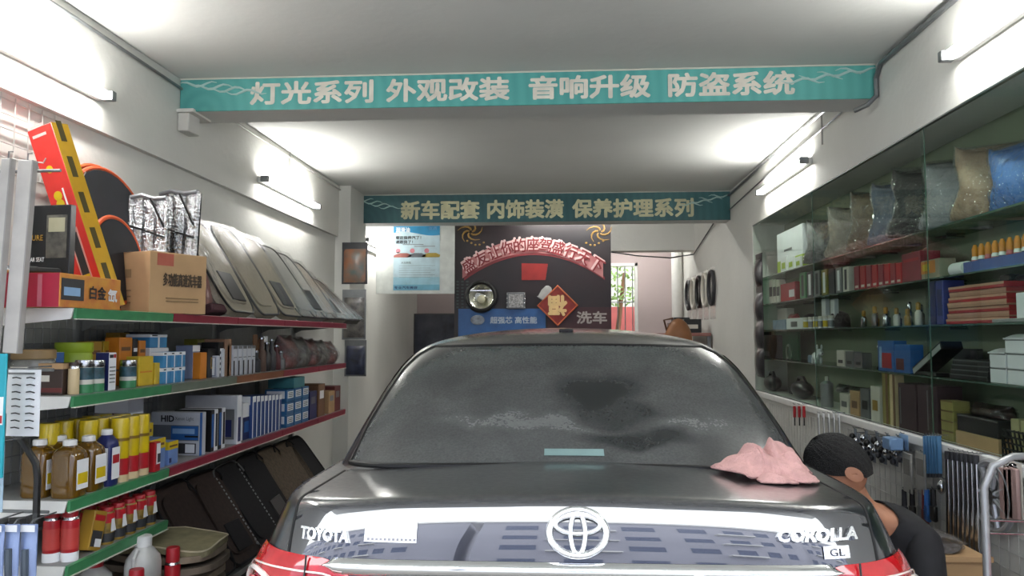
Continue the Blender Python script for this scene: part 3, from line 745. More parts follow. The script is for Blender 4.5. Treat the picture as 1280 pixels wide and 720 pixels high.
# round folded sunshades with orange rims
def disc(label, u, v, y, x, rad, tilt):
    t = T('round_sunshade', label, 'sunshade', (x, y, zv(v, x, y)), rot=(0, tilt, 0), group='folded round sunshades')
    P('fabric', MB().lathe([(rad-.012, -.010), (rad-.004, 0), (rad-.012, .010)], 44), mat('black_shade_cloth', '#23252c', .6, noise=(6, .2)), t).rotation_euler = (0, PI/2, 0)
    P('rim', MB().tube([(0, rad*math.cos(2*PI*k/44), rad*math.sin(2*PI*k/44)) for k in range(44)], .011, 8, closed=True), mat('orange_binding', '#d2582c', .6), t)
    return t
disc('large round black sunshade with orange rim leaning on the wall, rear one', 160, 300, 3.62, -2.19, .36, -.16)
disc('large round black sunshade with orange rim leaning on the wall, front one', 165, 300, 3.58, -2.13, .345, -.18)
disc('small round black sunshade with orange rim in front of the large ones', 170, 325, 3.50, -2.06, .20, -.14)
# corrugated carton with print
xf = -1.80; y0, y1 = 3.30, 3.72
cb = carton('brown corrugated carton with Chinese print and a red square, on the top shelf', (-1.965, yl(198, -1.95, Z0), Z0+.0005), (.32, .32, .285), CARD,
       [('+x', (.12, .40, .78, .98), mat('faded_red_print', '#b5604c', .7)), ('-y', (.08, .30, .55, .72), mat('faint_card_print', '#8d7350', .8)), ('-y', (.10, .28, .57, .70), CARD), ('-y', (.36, .60, .58, .72), mat('faint_card_print', '#8d7350', .8))] +
       [('-y', (.12, .6, .36-.1*i, .385-.1*i), mat('faint_card_print', '#8d7350', .8)) for i in range(3)] + [('+x', (.28, .85, .24-.05*i, .26-.05*i), mat('faint_card_print', '#8d7350', .8)) for i in range(2)],
       words=[('多功能高速洗车器', '+x', (.22, .90, .45, .66), mat('card_ink', '#4a3c2c', .8), .03)], rz=-.42, name='cardboard_carton')
P('tape', MB().box(-.03, .03, -.162, .162, .2855, .2862), mat('pack_tape', '#c4a77c', .3), cb)
# silver bubble-foil sunshades folded in bags
FOIL = mat('silver_bubble_foil', '#d9dcde', .16, 1, noise=(40, .1), bump=(70, .8))
def foil(label, x, y, z, w, h, rz, lean):
    t = T('foil_sunshade', label, 'sunshade', (x, y, z), rot=(lean, 0, rz), group='folded foil sunshades')
    for k in range(3):
        x0 = -w/2+k*w/3
        P('fold', MB().grid(lambda u, v: (x0+w/3*u, -.018+.010*abs(math.sin(v*9+k))-.014*math.sin(PI*u)+.036*0, h*v+.012*math.sin(5*u+k)), 8, 16), FOIL, t)
        P('fold', MB().grid(lambda u, v: (x0+w/3*u, .018+.014*math.sin(PI*u), h*v), 8, 6), FOIL, t)
    P('edge_band', MB().tube([(-w/2, -.02, h), (-w/6, -.03, h+.01), (w/6, -.022, h-.006), (w/2, -.018, h)], .012, 8), mat('foil_binding', '#8d9094', .4, .6), t)
    P('side_band', MB().tube([(-w/2, -.01, 0), (-w/2, -.015, h)], .012, 8), FOIL, t); P('side_band', MB().tube([(w/2, -.01, 0), (w/2, -.012, h)], .012, 8), FOIL, t)
    P('cord', MB().tube([(-w/2-.004, -.025, h*.72), (0, -.045, h*.66), (w/2+.004, -.02, h*.60)], .005, 6), BLACK, t)
    P('cord', MB().tube([(w*.1, -.04, h*.98), (w*.3, -.045, h*.86), (w/2, -.03, h*.70)], .005, 6), BLACK, t)
    return t
zt = Z0+.256
foil('narrow silver foil sunshade behind the brown carton, left of the pair', -2.05, yl(184, -2.05, 1.9), Z0+.08, .17, .50, .1, -.04)
foil('wide silver foil sunshade behind the brown carton, right of the pair', -1.975, yl(219, -1.975, 1.9), Z0+.03, .23, .60, -.25, -.06)
# rose plastic-wrapped pad and the leaning mats
WRAP = film('clear_wrap', clear=.96, rough=.25, bump=7, bs=.2); CRINKLE = film('crinkled_wrap', clear=.66, rough=.06, bump=34, bs=1.0)
def mat_pack(label, y, w, L, xb, xt, m, thick=.035, seed=0, name='car_mat', edgem=None, zb=Z0):
    rnd = random.Random(seed); t = T(name, label, 'car mat', (xb, y, zb), group='wrapped car mats leaning along the left wall')
    ang = math.atan2(xb-xt, math.sqrt(max(.01, L*L-(xb-xt)**2)))
    t.rotation_euler = (rnd.uniform(-.04, .04), -ang, 0)
    ph = rnd.random()*6
    def outline(n=36):
        pts = []
        for i in range(n):
            a = 2*PI*i/n; ca, sa = math.cos(a), math.sin(a); e = 5
            yy = w/2*math.copysign(abs(ca)**(2/e), ca); zz = L/2+L/2*math.copysign(abs(sa)**(2/e), sa)
            yy += .02*math.sin(zz*7+ph)*(1 if ca > 0 else .3)
            pts.append((yy, max(.002, zz)))
        return pts
    o = outline()
    P('mat_body', MB().prism(o, thick, 'x'), m, t)
    P('edge_binding', MB().tube([(thick+.001, a, max(.008, b)) for a, b in o], .007, 6, closed=True), edgem or BLACK, t)
    inner = [(a*.8, L/2+(b-L/2)*.8) for a, b in o]
    P('inner_mat', MB().prism(inner, thick+.012, 'x'), m, t)
    if seed % 2: P('heel_pad', MB().box(thick+.012, thick+.020, -w*.25, w*.2, L*.12, L*.42, .004), BLACK if seed % 3 else edgem or BLACK, t)
    n = 14
    if zb == Z0: P('wrap', MB().grid(lambda u, v: (thick+.018+.004*math.sin(5*u+ph)*math.sin(4*v+ph), (u-.5)*(w+.03), max(.004, L*v*1.02)), 14, 18), WRAP, t)
    return t
MC = [mat('beige_carpet', '#a39a86', .9, noise=(60, .1)), mat('grey_carpet', '#8d8c86', .9, noise=(60, .1)), mat('taupe_carpet', '#847c70', .9, noise=(60, .1)), mat('dark_carpet', '#4a4844', .9, noise=(60, .1))]
mlab = ['beige wrapped car mat with black heel pad at the near end of the leaning row', 'second leaning car mat from the brown carton, light beige', 'third leaning car mat from the brown carton, grey beige', 'fourth leaning car mat from the brown carton, grey with dark binding',
        'fifth leaning car mat from the brown carton, pale grey', 'sixth leaning car mat from the brown carton, taupe in shiny wrap', 'seventh leaning car mat from the brown carton, dark taupe', 'eighth leaning car mat from the brown carton, dark grey', 'last leaning car mat in the row, beside the hanging pouch']
us = [287, 322, 350, 371, 388, 402, 414, 424, 433]; L0 = [.66, .66, .66, .63, .62, .58, .54, .50, .48]
for i, u in enumerate(us):
    y = yl(u, -1.93, Z0+.25)
    mat_pack(mlab[i], y, .40 if i < 2 else .44, L0[i], -1.87, XW+.06+.012*(i % 2), MC[[0, 0, 0, 1, 1, 2, 2, 3, 3][i]], .045, i+1, edgem=BLACK if i in (0, 3, 5) else DGREY)
# rose pad
t = T('seat_pad', 'rose coloured seat pad in crinkled clear plastic beside the brown carton', 'seat pad', (-1.95, yl(268, -1.92, Z0), Z0), rot=(0, -.32, 0))
P('pad', MB().grid(lambda u, v: (.05*math.sin(PI*u)**.5*math.sin(PI*v)**.4, (u-.5)*.22, .02+.36*v), 14, 16), mat('rose_cloth', '#9a6a62', .8, noise=(30, .2)), t)
P('pad_back', MB().box(-.02, .0, -.11, .11, 0, .36, .008), mat('rose_cloth', '#9a6a62', .8), t)
P('base', MB().box(-.03, .09, -.13, .10, 0, .05, .01), mat('maroon_cloth', '#4a2830', .8), t)
P('wrap', MB().grid(lambda u, v: (.02+.065*math.sin(PI*u)**.4*math.sin(PI*(.08+.84*v))**.4+.008*math.sin(25*u+9*v), (u-.5)*.26, .42*v), 18, 20), WRAP, t)
# hanging pouches at the far end
def pouch(label, x, y, z, w, h, m1, m2, name='hanging_pouch', group=None, cat='pouch', face='-y', thick=.03):
    t = T(name, label, cat, (x, y, z), 0 if face == '-y' else (PI/2 if face == '+x' else -PI/2), group)
    P('contents', MB().grid(lambda u, v: ((u-.5)*w*.86, -thick*math.sin(PI*u)**.5*math.sin(PI*v)**.5, -h*.96+h*.80*v), 12, 12), m1, t)
    P('backing', MB().box(-w/2, w/2, .0, .003, -h, 0), m2, t)
    P('header', MB().box(-w/2, w/2, -.003, 0, -h*.16, 0), m2, t)
    P('wrap', MB().grid(lambda u, v: ((u-.5)*w, -thick*1.25*math.sin(PI*u)**.5*math.sin(PI*v)**.5-.003, -h+h*.86*v), 12, 12), WRAP, t)
    return t
pouch('clear pouch with an orange item hanging above the far end of the left shelves', -2.08, 7.715, zv(303, -2.08, 7.715), .26, .42, mat('orange_multi', '#a8683f', .6, noise=(8, .4), col2='#5f6d69'), DGREY)
pouch('grey plastic pouch hanging under the orange one at the far shelf end', -2.08, 7.712, zv(362, -2.08, 7.712), .24, .50, mat('mottled_grey_goods', '#7c7770', .6, noise=(14, .4), col2='#3d3c3c'), GREY)
pouch('dark blue and grey pouch hanging lowest at the far shelf end', -2.06, 7.71, zv(425, -2.06, 7.71), .22, .36, mat('navy_goods', '#3a4260', .6, noise=(12, .4)), GREY)
# ================================================================== LEFT SHELVES: GOODS ON THE LOWER LEVELS
def lcan(u, vt, x, zb, r, **kw):
    y = yl(u, x, zb+.05); return x, y, zv(vt, x, y)-zb
SH2 = 'on the second shelf'; SH3 = 'on the third shelf'
# --- second shelf, near bay
def jar(label, x, y, z, r, h, body, lid, cat='jar', name='jar', group=None, band=None):
    t = T(name, label, cat, (x, y, z+.0005), 0, group)
    P('body', MB().lathe([(r*.95, 0), (r, .006), (r, h*.72), (r*.9, h*.8)], 26), body, t)
    P('lid', MB().lathe([(r*.98, h*.78), (r*1.02, h*.80), (r*1.02, h-.004), (r*.97, h)], 26), lid, t)
    if band: P('label_band', MB().lathe([(r+.0008, h*.12), (r+.0008, h*.62)], 26, caps=False), band, t)
    return t
jar('wide jar with a tan lid on the second shelf, behind the hung packet', -2.03, 2.90, Z1, .075, .17, mat('grey_glass', '#7f7f7a', .2), mat('tan_lid', '#9a8058', .5), band=OFFW)
carton('dark brown coffee coloured box with white marks ' + 'at the near end of the second shelf', (-1.93, 2.90, Z1+.0005), (.10, .10, .118), mat('coffee_print', '#3c2c26', .4), [('-y', (0, 1, .82, 1), CARD), ('+x', (0, 1, .82, 1), CARD), ('-y', (.1, .5, .42, .62), OFFW), ('-y', (0, 1, .08, .22), mat('dull_red', '#6d2d2a', .5))])
carton('small white and blue box behind the coffee coloured box', (-2.09, 3.04, Z1+.0005), (.11, .10, .155), WHITE, [('+x', (.5, 1, 0, 1), BLUE), ('-y', (.1, .6, .2, .8), GREY)])
jar('round lime green tin standing at the back of the second shelf', -2.07, yl(92, -2.07, Z1+.1), Z1, .072, .195, LIME, LIME, cat='tin', name='tin')
x, y, h = lcan(92, 453, -1.86, Z1, .02); spray('slim cream can with a brown cap in front of the lime green tin', x, y, Z1, .020, h, CREAM, mat('dark_brown_cap', '#43352c', .5))
TINB = [(0, .34, GREEN), (.36, .50, OFFW), (.52, .98, mat('tin_dark_green', '#20383a', .4, noise=(30, .4), col2='#3b6272'))]
for u, lb in ((105, 'green and dark tin next to the slim cream can'), (119, 'green and dark tin between its twin and the navy and white box'), (160, 'green and dark tin between the white box and the yellow box')):
    x, y, h = lcan(u, 450, -1.865, Z1, .035); t = jar(lb, x, y, Z1, .033, h, OFFW, STEEL, cat='tin', name='tin', group='green and dark tins')
    for a, b, m in TINB: P('label_band', MB().lathe([(.0336, h*.78*a), (.0336, h*.78*b)], 26, caps=False), m, t)
y = yl(139, -1.845, Z1)
carton('tall white box with a navy side standing among the green tins', (-1.87, y, Z1+.0005), (.055, .055, zv(441, -1.86, y)-Z1), PAPER, [('-y', (0, 1, 0, 1), NAVY), ('+x', (.62, .9, .86, .96), RED), ('+x', (.1, .55, .86, .95), INK)]+[('+x', (.15, .8, .2+.1*i, .23+.1*i), GREY) for i in range(5)])
YB_ = mat('yellow_box_print', '#dcbb30', .4)
lshelf(1, 173, 191, 446, -1.86, .06, 'plain yellow box upright beside the third green tin', YB_, [('+x', (.1, .9, .45, .5), ORANGE)])
lshelf(1, 193, 203, 454, -1.86, .06, 'smaller yellow box to the right of the plain yellow box', YB_, [('+x', (.7, 1, 0, 1), BROWN)])
lshelf(1, 204, 215, 448, -1.86, .06, 'slim black box with pale print beside the yellow boxes', BLACK, [('+x', (.2, .8, .55, .62), PAPER), ('+x', (.2, .8, .25, .35), GREY)])
for (u0, u1, vt, xf, m, lb) in [(112, 126, 427, -2.03, GOLD, 'gold box at the back, right of the lime tin'), (128, 146, 427, -2.03, mat('ochre_box', '#b4931f', .45), 'ochre box at the back behind the navy and white box'),
        (148, 164, 422, -1.98, ORANGE, 'orange box at the back behind the third green tin'), (165, 171, 424, -1.98, BLACK, 'thin black and white box between two orange boxes'), (173, 181, 426, -1.98, ORANGE, 'slim orange box at the back behind the yellow box'),
        (170, 196, 415, -2.08, DGREY, 'large dark box at the very back behind the slim orange box'), (148, 166, 416, -2.12, GOLD, 'flat gold box at the very back above the orange box')]:
    lshelf(1, u0, u1, vt, xf, .07, lb, m, [('+x', (.15, .85, .72, .8), PAPER if m is BLACK or m is DGREY else BROWN), ('-y', (0, 1, .3, .34), BROWN)])
BWS = [('+x', (0, 1, .78, 1), PAPER), ('-y', (0, 1, .78, 1), PAPER), ('+x', (.44, .54, 0, .78), PAPER), ('+x', (.1, .4, .86, .94), INK)]
BB = mat('bulb_box_blue', '#3f8fc4', .4); n = 0
for k in range(3):
    for lv in range(2):
        y = 3.56+k*.073; z = Z1+lv*.074; n += 1
        carton(f'small blue and white bulb box, {ORD[k]} from the near end in the {"upper" if lv else "lower"} layer', (-1.875, y, z+.0005), (.062, .066, .072), BB, BWS, group='small blue bulb boxes', name='bulb_box')
carton('wide blue and white box lying on the flat white carton behind the bulb boxes', (-2.03, 3.72, Z1+.165), (.12, .16, .065), BB, BWS)
carton('flat white carton under the wide blue and white box', (-2.03, 3.72, Z1+.0005), (.13, .18, .163), PAPER, [('+x', (0, 1, .5, .7), BB)])
# second bay
lshelf(1, 240, 249, 432, -1.90, .09, 'grey blue box standing at the start of the second bay', mat('grey_blue_print', '#7d88a4', .45), [('+x', (0, 1, .82, 1), PAPER)])
lshelf(1, 250, 258, 441, -1.86, .07, 'narrow orange box in front of the olive carton', ORANGE)
lshelf(1, 246, 270, 424, -2.06, .08, 'olive yellow carton at the back of the second bay', mat('olive_print', '#84802e', .5), [('+x', (0, 1, .55, .9), BLACK)])
lshelf(1, 259, 272, 436, -1.88, .10, 'black upright box with a gold ring mark', BLACK, [('+x', (.3, .7, .3, .7), GOLD), ('+x', (.36, .64, .36, .64), BLACK)])
lshelf(1, 273, 280, 428, -1.86, .10, 'black and white striped upright box beside the brown one', BLACK, [('+x', (.2, .8, .1+.16*i, .18+.16*i), PAPER) for i in range(5)])
lshelf(1, 281, 289, 424, -1.85, .12, 'light brown upright box in the second bay', mat('tan_box', '#8d6b52', .6))
WBX = mat('white_box_print', '#cfd3da', .45)
for i, (y, w, h, lb) in enumerate([(4.13, .16, .115, 'front of three white cards, the lowest'), (4.19, .20, .15, 'middle of three white boxed cards'), (4.25, .24, .17, 'rear and tallest of three white boxed cards')]):
    carton(lb + ' on the second shelf', (-1.84-w/2-.01, y, Z1+.0005), (w, .028, h), WBX, [('-y', (.06, .94, .06, .94), mat('grey_card_print', '#8c95a6', .5)), ('-y', (.1, .9, .1, .9), PAPER), ('-y', (.3, .5, .3, .6), GREY), ('-y', (.6, .8, .25, .3), RED)], name='boxed_card')
for i in range(5):
    carton(f'slim white and black box, {ORD[i]} of five in a row beyond the white cards', (-1.90, 4.32+i*.066, Z1+.0005), (.12, .05, .165), WBX, [('+x', (0, .35, 0, .5), BLACK), ('+x', (.1, .9, .6, .62), INK), ('+x', (0, 1, .9, 1), GREY), ('-y', (.1, .9, .1, .45), INK)], group='slim white and black boxes', name='slim_box')
for i in range(6):
    m = [DGREY, mat('dull_brown', '#5a4438', .6), BLACK, DGREY, mat('maroon', '#54252a', .6), GREY][i]; h = [.12, .20, .17, .19, .15, .11][i]
    t = T('tool_pack', f'dark tool pack standing upright, {ORD[i]} after the slim white boxes', 'tool pack', (-1.88, 4.72+i*.085, Z1+.0005), group='dark tool packs')
    P('body', MB().lathe([(.026, 0), (.030, .01), (.028, h*.6), (.014, h*.72), (.014, h)], 14, sx=1.0), m, t)
    P('cap', MB().lathe([(.016, h), (.016, h+.012)], 12), STEEL, t)
    P('card', MB().box(-.045, -.04, -.034, .034, 0, h+.03), PAPER if i % 3 == 0 else BROWN, t)
def bag(label, c, w, d, h, m, name='plastic_bag', cat='bag', group=None, rz=0, seed=0, wrap=None, lean=0, top=1.0, tip=0):
    "a soft pack in clear film: cushioned contents, film skin and a pinched top"
    rnd = random.Random(seed); a1, a2, a3 = [rnd.random()*6 for _ in range(3)]
    t = T(name, label, cat, c, 0, group, (tip, lean, rz))
    ks = [(rnd.randint(2, 5), rnd.uniform(3, 9), rnd.random()*6) for _ in range(4)]
    def skin(k, amp):
        def fn(u, v):
            a = 2*PI*u; e = 3.0; ca, sa = math.cos(a), math.sin(a)
            bulge = (math.sin(PI*(.16+.80*v))**.75)*k                 # plump middle, pinched towards the top seam
            side = .88+.12*math.cos(2*PI*v)+.0*k                      # pillow corners stand out, the waist pulls in
            wob = 1+sum(amp*math.sin(q[0]*a*2+q[1]*v*3+q[2])*(.5+.5*math.sin(q[1]*2*v+q[2])) for q in ks)
            cr = amp*.9*abs(math.sin(9*a+13*v+a3))
            return (d/2*math.copysign(abs(ca)**(2/e), ca)*bulge*(wob+cr), w/2*math.copysign(abs(sa)**(2/e), sa)*side*(1 if k < .95 else 1.03)*wob, h*v*top*(1 if k <= .95 else 1.02)+(.13*h*abs(sa)**2.5*((v-.5)/.5)**2 if v > .5 else 0))
        return fn
    def closed(fn):
        b = MB().grid(fn, 40, 22, wrap=True); n = 40
        b.f.append(tuple(range(n))); b.f.append(tuple(22*n+i for i in range(n))); return b
    P('contents', closed(skin(.92, .015)), m, t, smooth=80)
    P('wrap', closed(skin(1.03, .035)), wrap or CRINKLE, t, smooth=80)
    P('seal', MB().grid(lambda u, v: (.01*math.sin(9*u+a3), (u-.5)*w*.9, h*(.97+.10*v)), 10, 2), wrap or CRINKLE, t)
    return t
for i in range(5):
    bag(f'clear pack of {"red" if i % 2 == 0 else "grey"} goods on the second shelf, {ORD[i]} from the tool packs', (-1.90, 5.26+i*.235, Z1+.0005), .22, .2, .20-.01*i, mat('red_goods' if i % 2 == 0 else 'grey_goods', '#7d3b36' if i % 2 == 0 else '#6a6862', .7, noise=(14, .35), col2='#3a3836'), group='clear packs on the second shelf', seed=i)
# --- third shelf, near bay
OILC = mat('white_cap', '#e9e9e6', .4)
for i, (x, y, lb) in enumerate([(-1.975, 2.875, 'amber oil bottle at the very end of the third shelf'), (-1.857, 2.875, 'second amber oil bottle beside the navy bottle'), (-1.98, 3.0, 'amber oil bottle in the row behind, left one'), (-1.862, 3.0, 'amber oil bottle in the row behind, between amber and navy bottles')]):
    t = bottle(lb, x, y, Z2, .10, .105, .212, AMBER, OILC, group='amber oil bottles', neck=.022)
    P('label_panel', MB().box(.0525, .0535, -.035, .035, .03, .14), PAPER, t); P('label_print', MB().box(.0535, .0542, -.03, .03, .05, .09), YELLOW, t)
bottle('navy blue bottle with a white printed label at the front of the third shelf', -1.848, 3.10, Z2, .075, .08, .225, NAVY, OILC, PAPER, neck=.019)
YC = mat('yellow_can_paint', '#dcc015', .3, coat=.5); RC = mat('red_can_paint', '#b6242c', .3)
rows = [(-1.845, [3.19, 3.27, 3.35]), (-1.925, [3.10, 3.18, 3.26, 3.34]), (-2.01, [2.98, 3.07, 3.16, 3.25, 3.34])]
for r, (x, ys) in enumerate(rows):
    for i, y in enumerate(ys):
        spray(f'yellow and red spray can, {ORD[i]} from the near end in the {["front", "middle", "back"][r]} row', x, y, Z2, .036, .262, YC, YC, [(0, .14, CREAM), (.14, .46, RC), (.80, .86, mat('can_print_brown', '#8a6a1c', .4))], capr=.985, group='yellow and red spray cans')
carton('small red and white box in front of the yellow spray cans', (-1.822, 3.43, Z2+.0005), (.03, .05, .13), RC, [('+x', (.3, .95, .25, .95), PAPER), ('+x', (.45, .95, .3, .6), DGREY)])
x, y, h = lcan(176, 546, -1.84, Z2, .02); t = spray('slim glue tube with a white nozzle and red and yellow label', x, y, Z2, .026, h, PAPER, OILC, [(.62, .75, RC), (.4, .6, YELLOW), (.76, .9, GOLD)])
GIFT = mat('gift_blue', '#6f8fc8', .4)
for i, (u0, u1, vt, xf, m, lb) in enumerate([(187, 206, 551, -1.835, GIFT, 'blue and yellow gift box in front of the white bulb kit box'), (210, 222, 553, -1.835, GIFT, 'second blue and yellow gift box, partly behind the first'), (170, 190, 532, -1.98, GIFT, 'blue and yellow gift box at the back beside the yellow cans')]):
    lshelf(2, u0, u1, vt, xf, .13, lb, m, [('+x', (0, 1, .66, 1), YELLOW), ('-y', (0, 1, .66, 1), YELLOW), ('+x', (.1, .9, .76, .84), BROWN), ('+x', (.1, .3, .1, .3), NAVY)])
carton('tall white and red carton at the back, behind the yellow cans', (-2.10, 3.62, Z2+.0005), (.16, .14, .325), PAPER, [('-y', (0, 1, .55, .75), mat('dull_red', '#6d2d2a', .5)), ('-y', (0, 1, 0, .5), GIFT), ('+x', (.2, 1, .5, .7), BLACK)])
# bulb kit box
hb = carton('white HID bulb kit box with a blue lamp picture, facing out on the third shelf', (-1.965, 3.93, Z2+.0005), (.275, .055, .215), mat('kit_white', '#c9ccd0', .4), [('-y', (.02, .98, .34, .70), mat('kit_grey', '#6d7278', .4)), ('-y', (.42, .97, .36, .68), BLUE), ('-y', (.45, .9, .5, .62), SKY), ('-y', (.70, .97, .42, .46), BLACK),
     ('-y', (.58, .70, .04, .28), DGREY), ('-y', (.70, .93, .04, .28), DGREY), ('-y', (.72, .91, .06, .26), PAPER), ('+x', (.0, .3, 0, 1), BLUE)], words=[('HID', '-y', (.22, .48, .78, .92), INK, .05), ('Xenon Light', '-y', (.50, .88, .79, .90), mat('kit_ink', '#55585e', .5), .0)], rz=-.12)
for i in range(4):
    carton(f'slim black and white kit box standing behind the HID box, {ORD[i]} of four', (-1.93, 4.03+i*.045, Z2+.0005), (.2, .038, .215), PAPER if i % 2 else BLACK, [('+x', (.2, .8, .1, .9), BLACK if i % 2 else BLUE)], group='slim kit boxes behind the HID box', name='kit_box')
carton('large white kit box with a pale lamp picture in the third bay', (-1.965, 4.33, Z2+.0005), (.30, .06, .27), mat('kit_white', '#c9ccd0', .4), [('-y', (.05, .95, .1, .72), GREY), ('-y', (.3, .9, .15, .5), NAVY), ('+x', (0, 1, 0, 1), PAPER), ('+x', (.2, .8, .05, .55), NAVY)])
lshelf(2, 303, 312, 505, -1.85, .16, 'white box with a navy lower half next to the large kit box', PAPER, [('+x', (0, 1, 0, .62), NAVY), ('+x', (.2, .8, .2, .5), BLUE)])
for i in range(8):
    carton(f'slim navy and white bulb kit standing on the third shelf, {ORD[i]} from the near end', (-1.90, 4.58+i*.062, Z2+.0005), (.14, .048, .245-.003*i), mat('kit_navy', '#31508f', .4), [('+x', (0, 1, .86, 1), PAPER), ('+x', (.0, .22, 0, .86), PAPER), ('-y', (0, .9, .8, 1), PAPER)], group='slim navy bulb kits', name='bulb_kit')
for c in range(3):
    for l in range(3):
        carton(f'blue printed box stacked {["at the bottom", "in the middle", "on top"][l]} of the {ORD[c]} pile on the third shelf', (-1.89, 5.16+c*.155, Z2+.0005+l*.083), (.15, .14, .081), mat('pile_blue', '#2f6a9c', .4), [('+x', (.12, .9, .3, .85), PAPER), ('+x', (.2, .8, .4, .46), INK), ('+x', (.2, .8, .55, .61), INK), ('+x', (.2, .8, .7, .75), INK), ('-y', (.1, .9, .3, .9), PAPER)], group='piled blue boxes', name='blue_box')
carton('teal lidded box lying on the second pile of blue boxes', (-1.90, 5.32, Z2+.2505), (.18, .22, .07), mat('teal_print', '#3f7f86', .5))
for i, (y, h, m, lb) in enumerate([(5.66, .20, NAVY, 'dark blue upright carton after the piled blue boxes'), (5.86, .24, BROWN, 'brown carton with a white label at the far end of the third shelf'), (6.12, .17, CARD, 'short cardboard box last on the third shelf'), (6.28, .20, mat('dull_red', '#6d2d2a', .5), 'dull red carton at the far end corner of the third shelf')]):
    carton(lb, (-1.92, y, Z2+.0005), (.2, .16, h), m, [('+x', (.2, .8, .55, .8), PAPER if i == 1 else GREY), ('-y', (.2, .8, .2, .5), OFFW if i < 2 else BROWN)])
# --- fourth shelf
for i, (x, y) in enumerate([(-1.905, 2.86), (-1.845, 2.875), (-1.92, 2.97)]):
    spray(['red spray can with a white foot at the end of the fourth shelf', 'red spray can with white upright lettering near the fourth shelf corner', 'red spray can standing behind the other two on the fourth shelf'][i], x, y, Z3, .031, .19, RC, RED, [(0, .22, PAPER), (.3, .8, mat('can_red_print', '#c4453f', .4))], group='red spray cans')
t = carton('gold and black box leaning against the red spray cans', (-1.845, 2.99, Z3+.004), (.05, .085, .15), GOLD, [('+x', (.1, .9, .1, .5), DGREY), ('+x', (.1, .9, .75, .9), RED), ('+x', (.4, .9, .1, .3), PAPER)], rot=(-.30, 0, 0))
for r in range(2):
    for i in range(5 if r == 0 else 4):
        y = 3.115+i*.082+.02*r
        t = T('wax_can', f'gold and red wax can on the fourth shelf, {ORD[i]} in the {"front" if r == 0 else "back"} row', 'can', (-1.85-.085*r, y, Z3+.0005), group='gold wax cans')
        P('body', MB().lathe([(.030, 0), (.032, .004), (.032, .122), (.029, .128)], 20), mat('wax_gold', '#a88a3a', .35, noise=(26, .3), col2='#574821'), t)
        P('label_band', MB().lathe([(.0326, .085), (.0326, .122)], 20, caps=False), RC, t)
        P('label_band', MB().lathe([(.0326, .01), (.0326, .045)], 20, caps=False), DGREY, t)
        P('badge_panel', MB().prism([(-.018, .05), (.018, .05), (.004, .10), (-.014, .10)], .001, 'x'), PAPER, t, loc=(.0322, 0, 0))
        P('cap', MB().lathe([(.027, .128), (.027, .142), (.024, .146)], 20), RED, t)
# --- base deck with mats and stack
dk = MB().box(XW+.03, XS+.02, 0, NB*BAY, .10, .13)
P('base_shelf', dk, SHELFG, sh)
DM = [mat('dark_brown_carpet', '#3a2c26', .9, noise=(40, .2)), mat('black_carpet', '#17171a', .9, noise=(40, .2)), mat('tan_carpet', '#6a5c4c', .9, noise=(40, .2))]
for i, (u, m, lb) in enumerate([(262, 0, 'dark brown'), (296, 0, 'brown'), (326, 1, 'black tooth-edged'), (350, 1, 'black'), (370, 2, 'tan'), (388, 2, 'pale tan'), (402, 1, 'charcoal')]):
    y = yl(u, -1.86, .5)
    t = mat_pack(f'{lb} car mat under the red-edged third shelf, {ORD[i]} from the folded pile', y, .42, .58, -1.80, XW+.16, DM[m], .04, i+20, edgem=mat('teeth_grey', '#6b6b6b', .6) if i == 2 else DM[1], zb=.135)
    t['group'] = 'car mats under the third shelf'
    if i in (2, 3):
        for k in range(18): P('edge_tooth', MB().box(.045, .053, -.215, -.20, .06+k*.026, .074+k*.026), GREY, t)
FOLD = [mat('folded_beige', '#8d7d6a', .9, noise=(20, .15)), mat('folded_taupe', '#75685a', .9, noise=(20, .15)), mat('folded_olive', '#8a8262', .9, noise=(20, .15))]
for i in range(8):
    rnd = random.Random(i); z = .131+i*.045; a, b = rnd.random()*6, rnd.random()*6; w = .46+rnd.uniform(-.03, .05); d = .34+rnd.uniform(-.03, .03)
    t = T('folded_mat', f'folded beige floor mat, {ORD[7-i]} from the top of the pile by the mats' if i < 7 else 'folded olive beige floor mat on top of the pile, corner turned up', 'floor mat', (-1.83, 3.60, z), rnd.uniform(-.12, .12), 'folded floor mats in a pile')
    def lay(off, th):
        def fn(u, v):
            q = 2*PI*u; ca, sa = math.cos(q), math.sin(q); e = 5
            x = w/2*v*math.copysign(abs(ca)**(2/e), ca); y = d/2*v*math.copysign(abs(sa)**(2/e), sa)
            return (x, y, off+(.011*math.sin(11*x+a)+.008*math.sin(14*y+b))*(.4+.6*v)*(1 if i < 7 else 1.3)+th)
        return fn
    for k, (o0, o1) in enumerate(((0.008, .02), (.022, .034))):
        bmb = MB().grid(lay(o0, 0), 28, 3, wrap=True); bmb.grid(lay(o1, .002), 28, 3, wrap=True)
        rim0 = [lay(o0, 0)(j/28, 1) for j in range(28)]; rim1 = [lay(o1, .002)(j/28, 1) for j in range(28)]
        bmb._add(rim0+rim1, [(j, (j+1) % 28, 28+(j+1) % 28, 28+j) for j in range(28)])
        P('fold', bmb, FOLD[i % 2] if i < 7 else FOLD[2], t)
    if i == 7: P('piping', MB().tube([lay(.036, 0)(j/28, 1.0) for j in range(28)], .004, 6, closed=True), mat('cream_piping', '#b8ad92', .8), t)
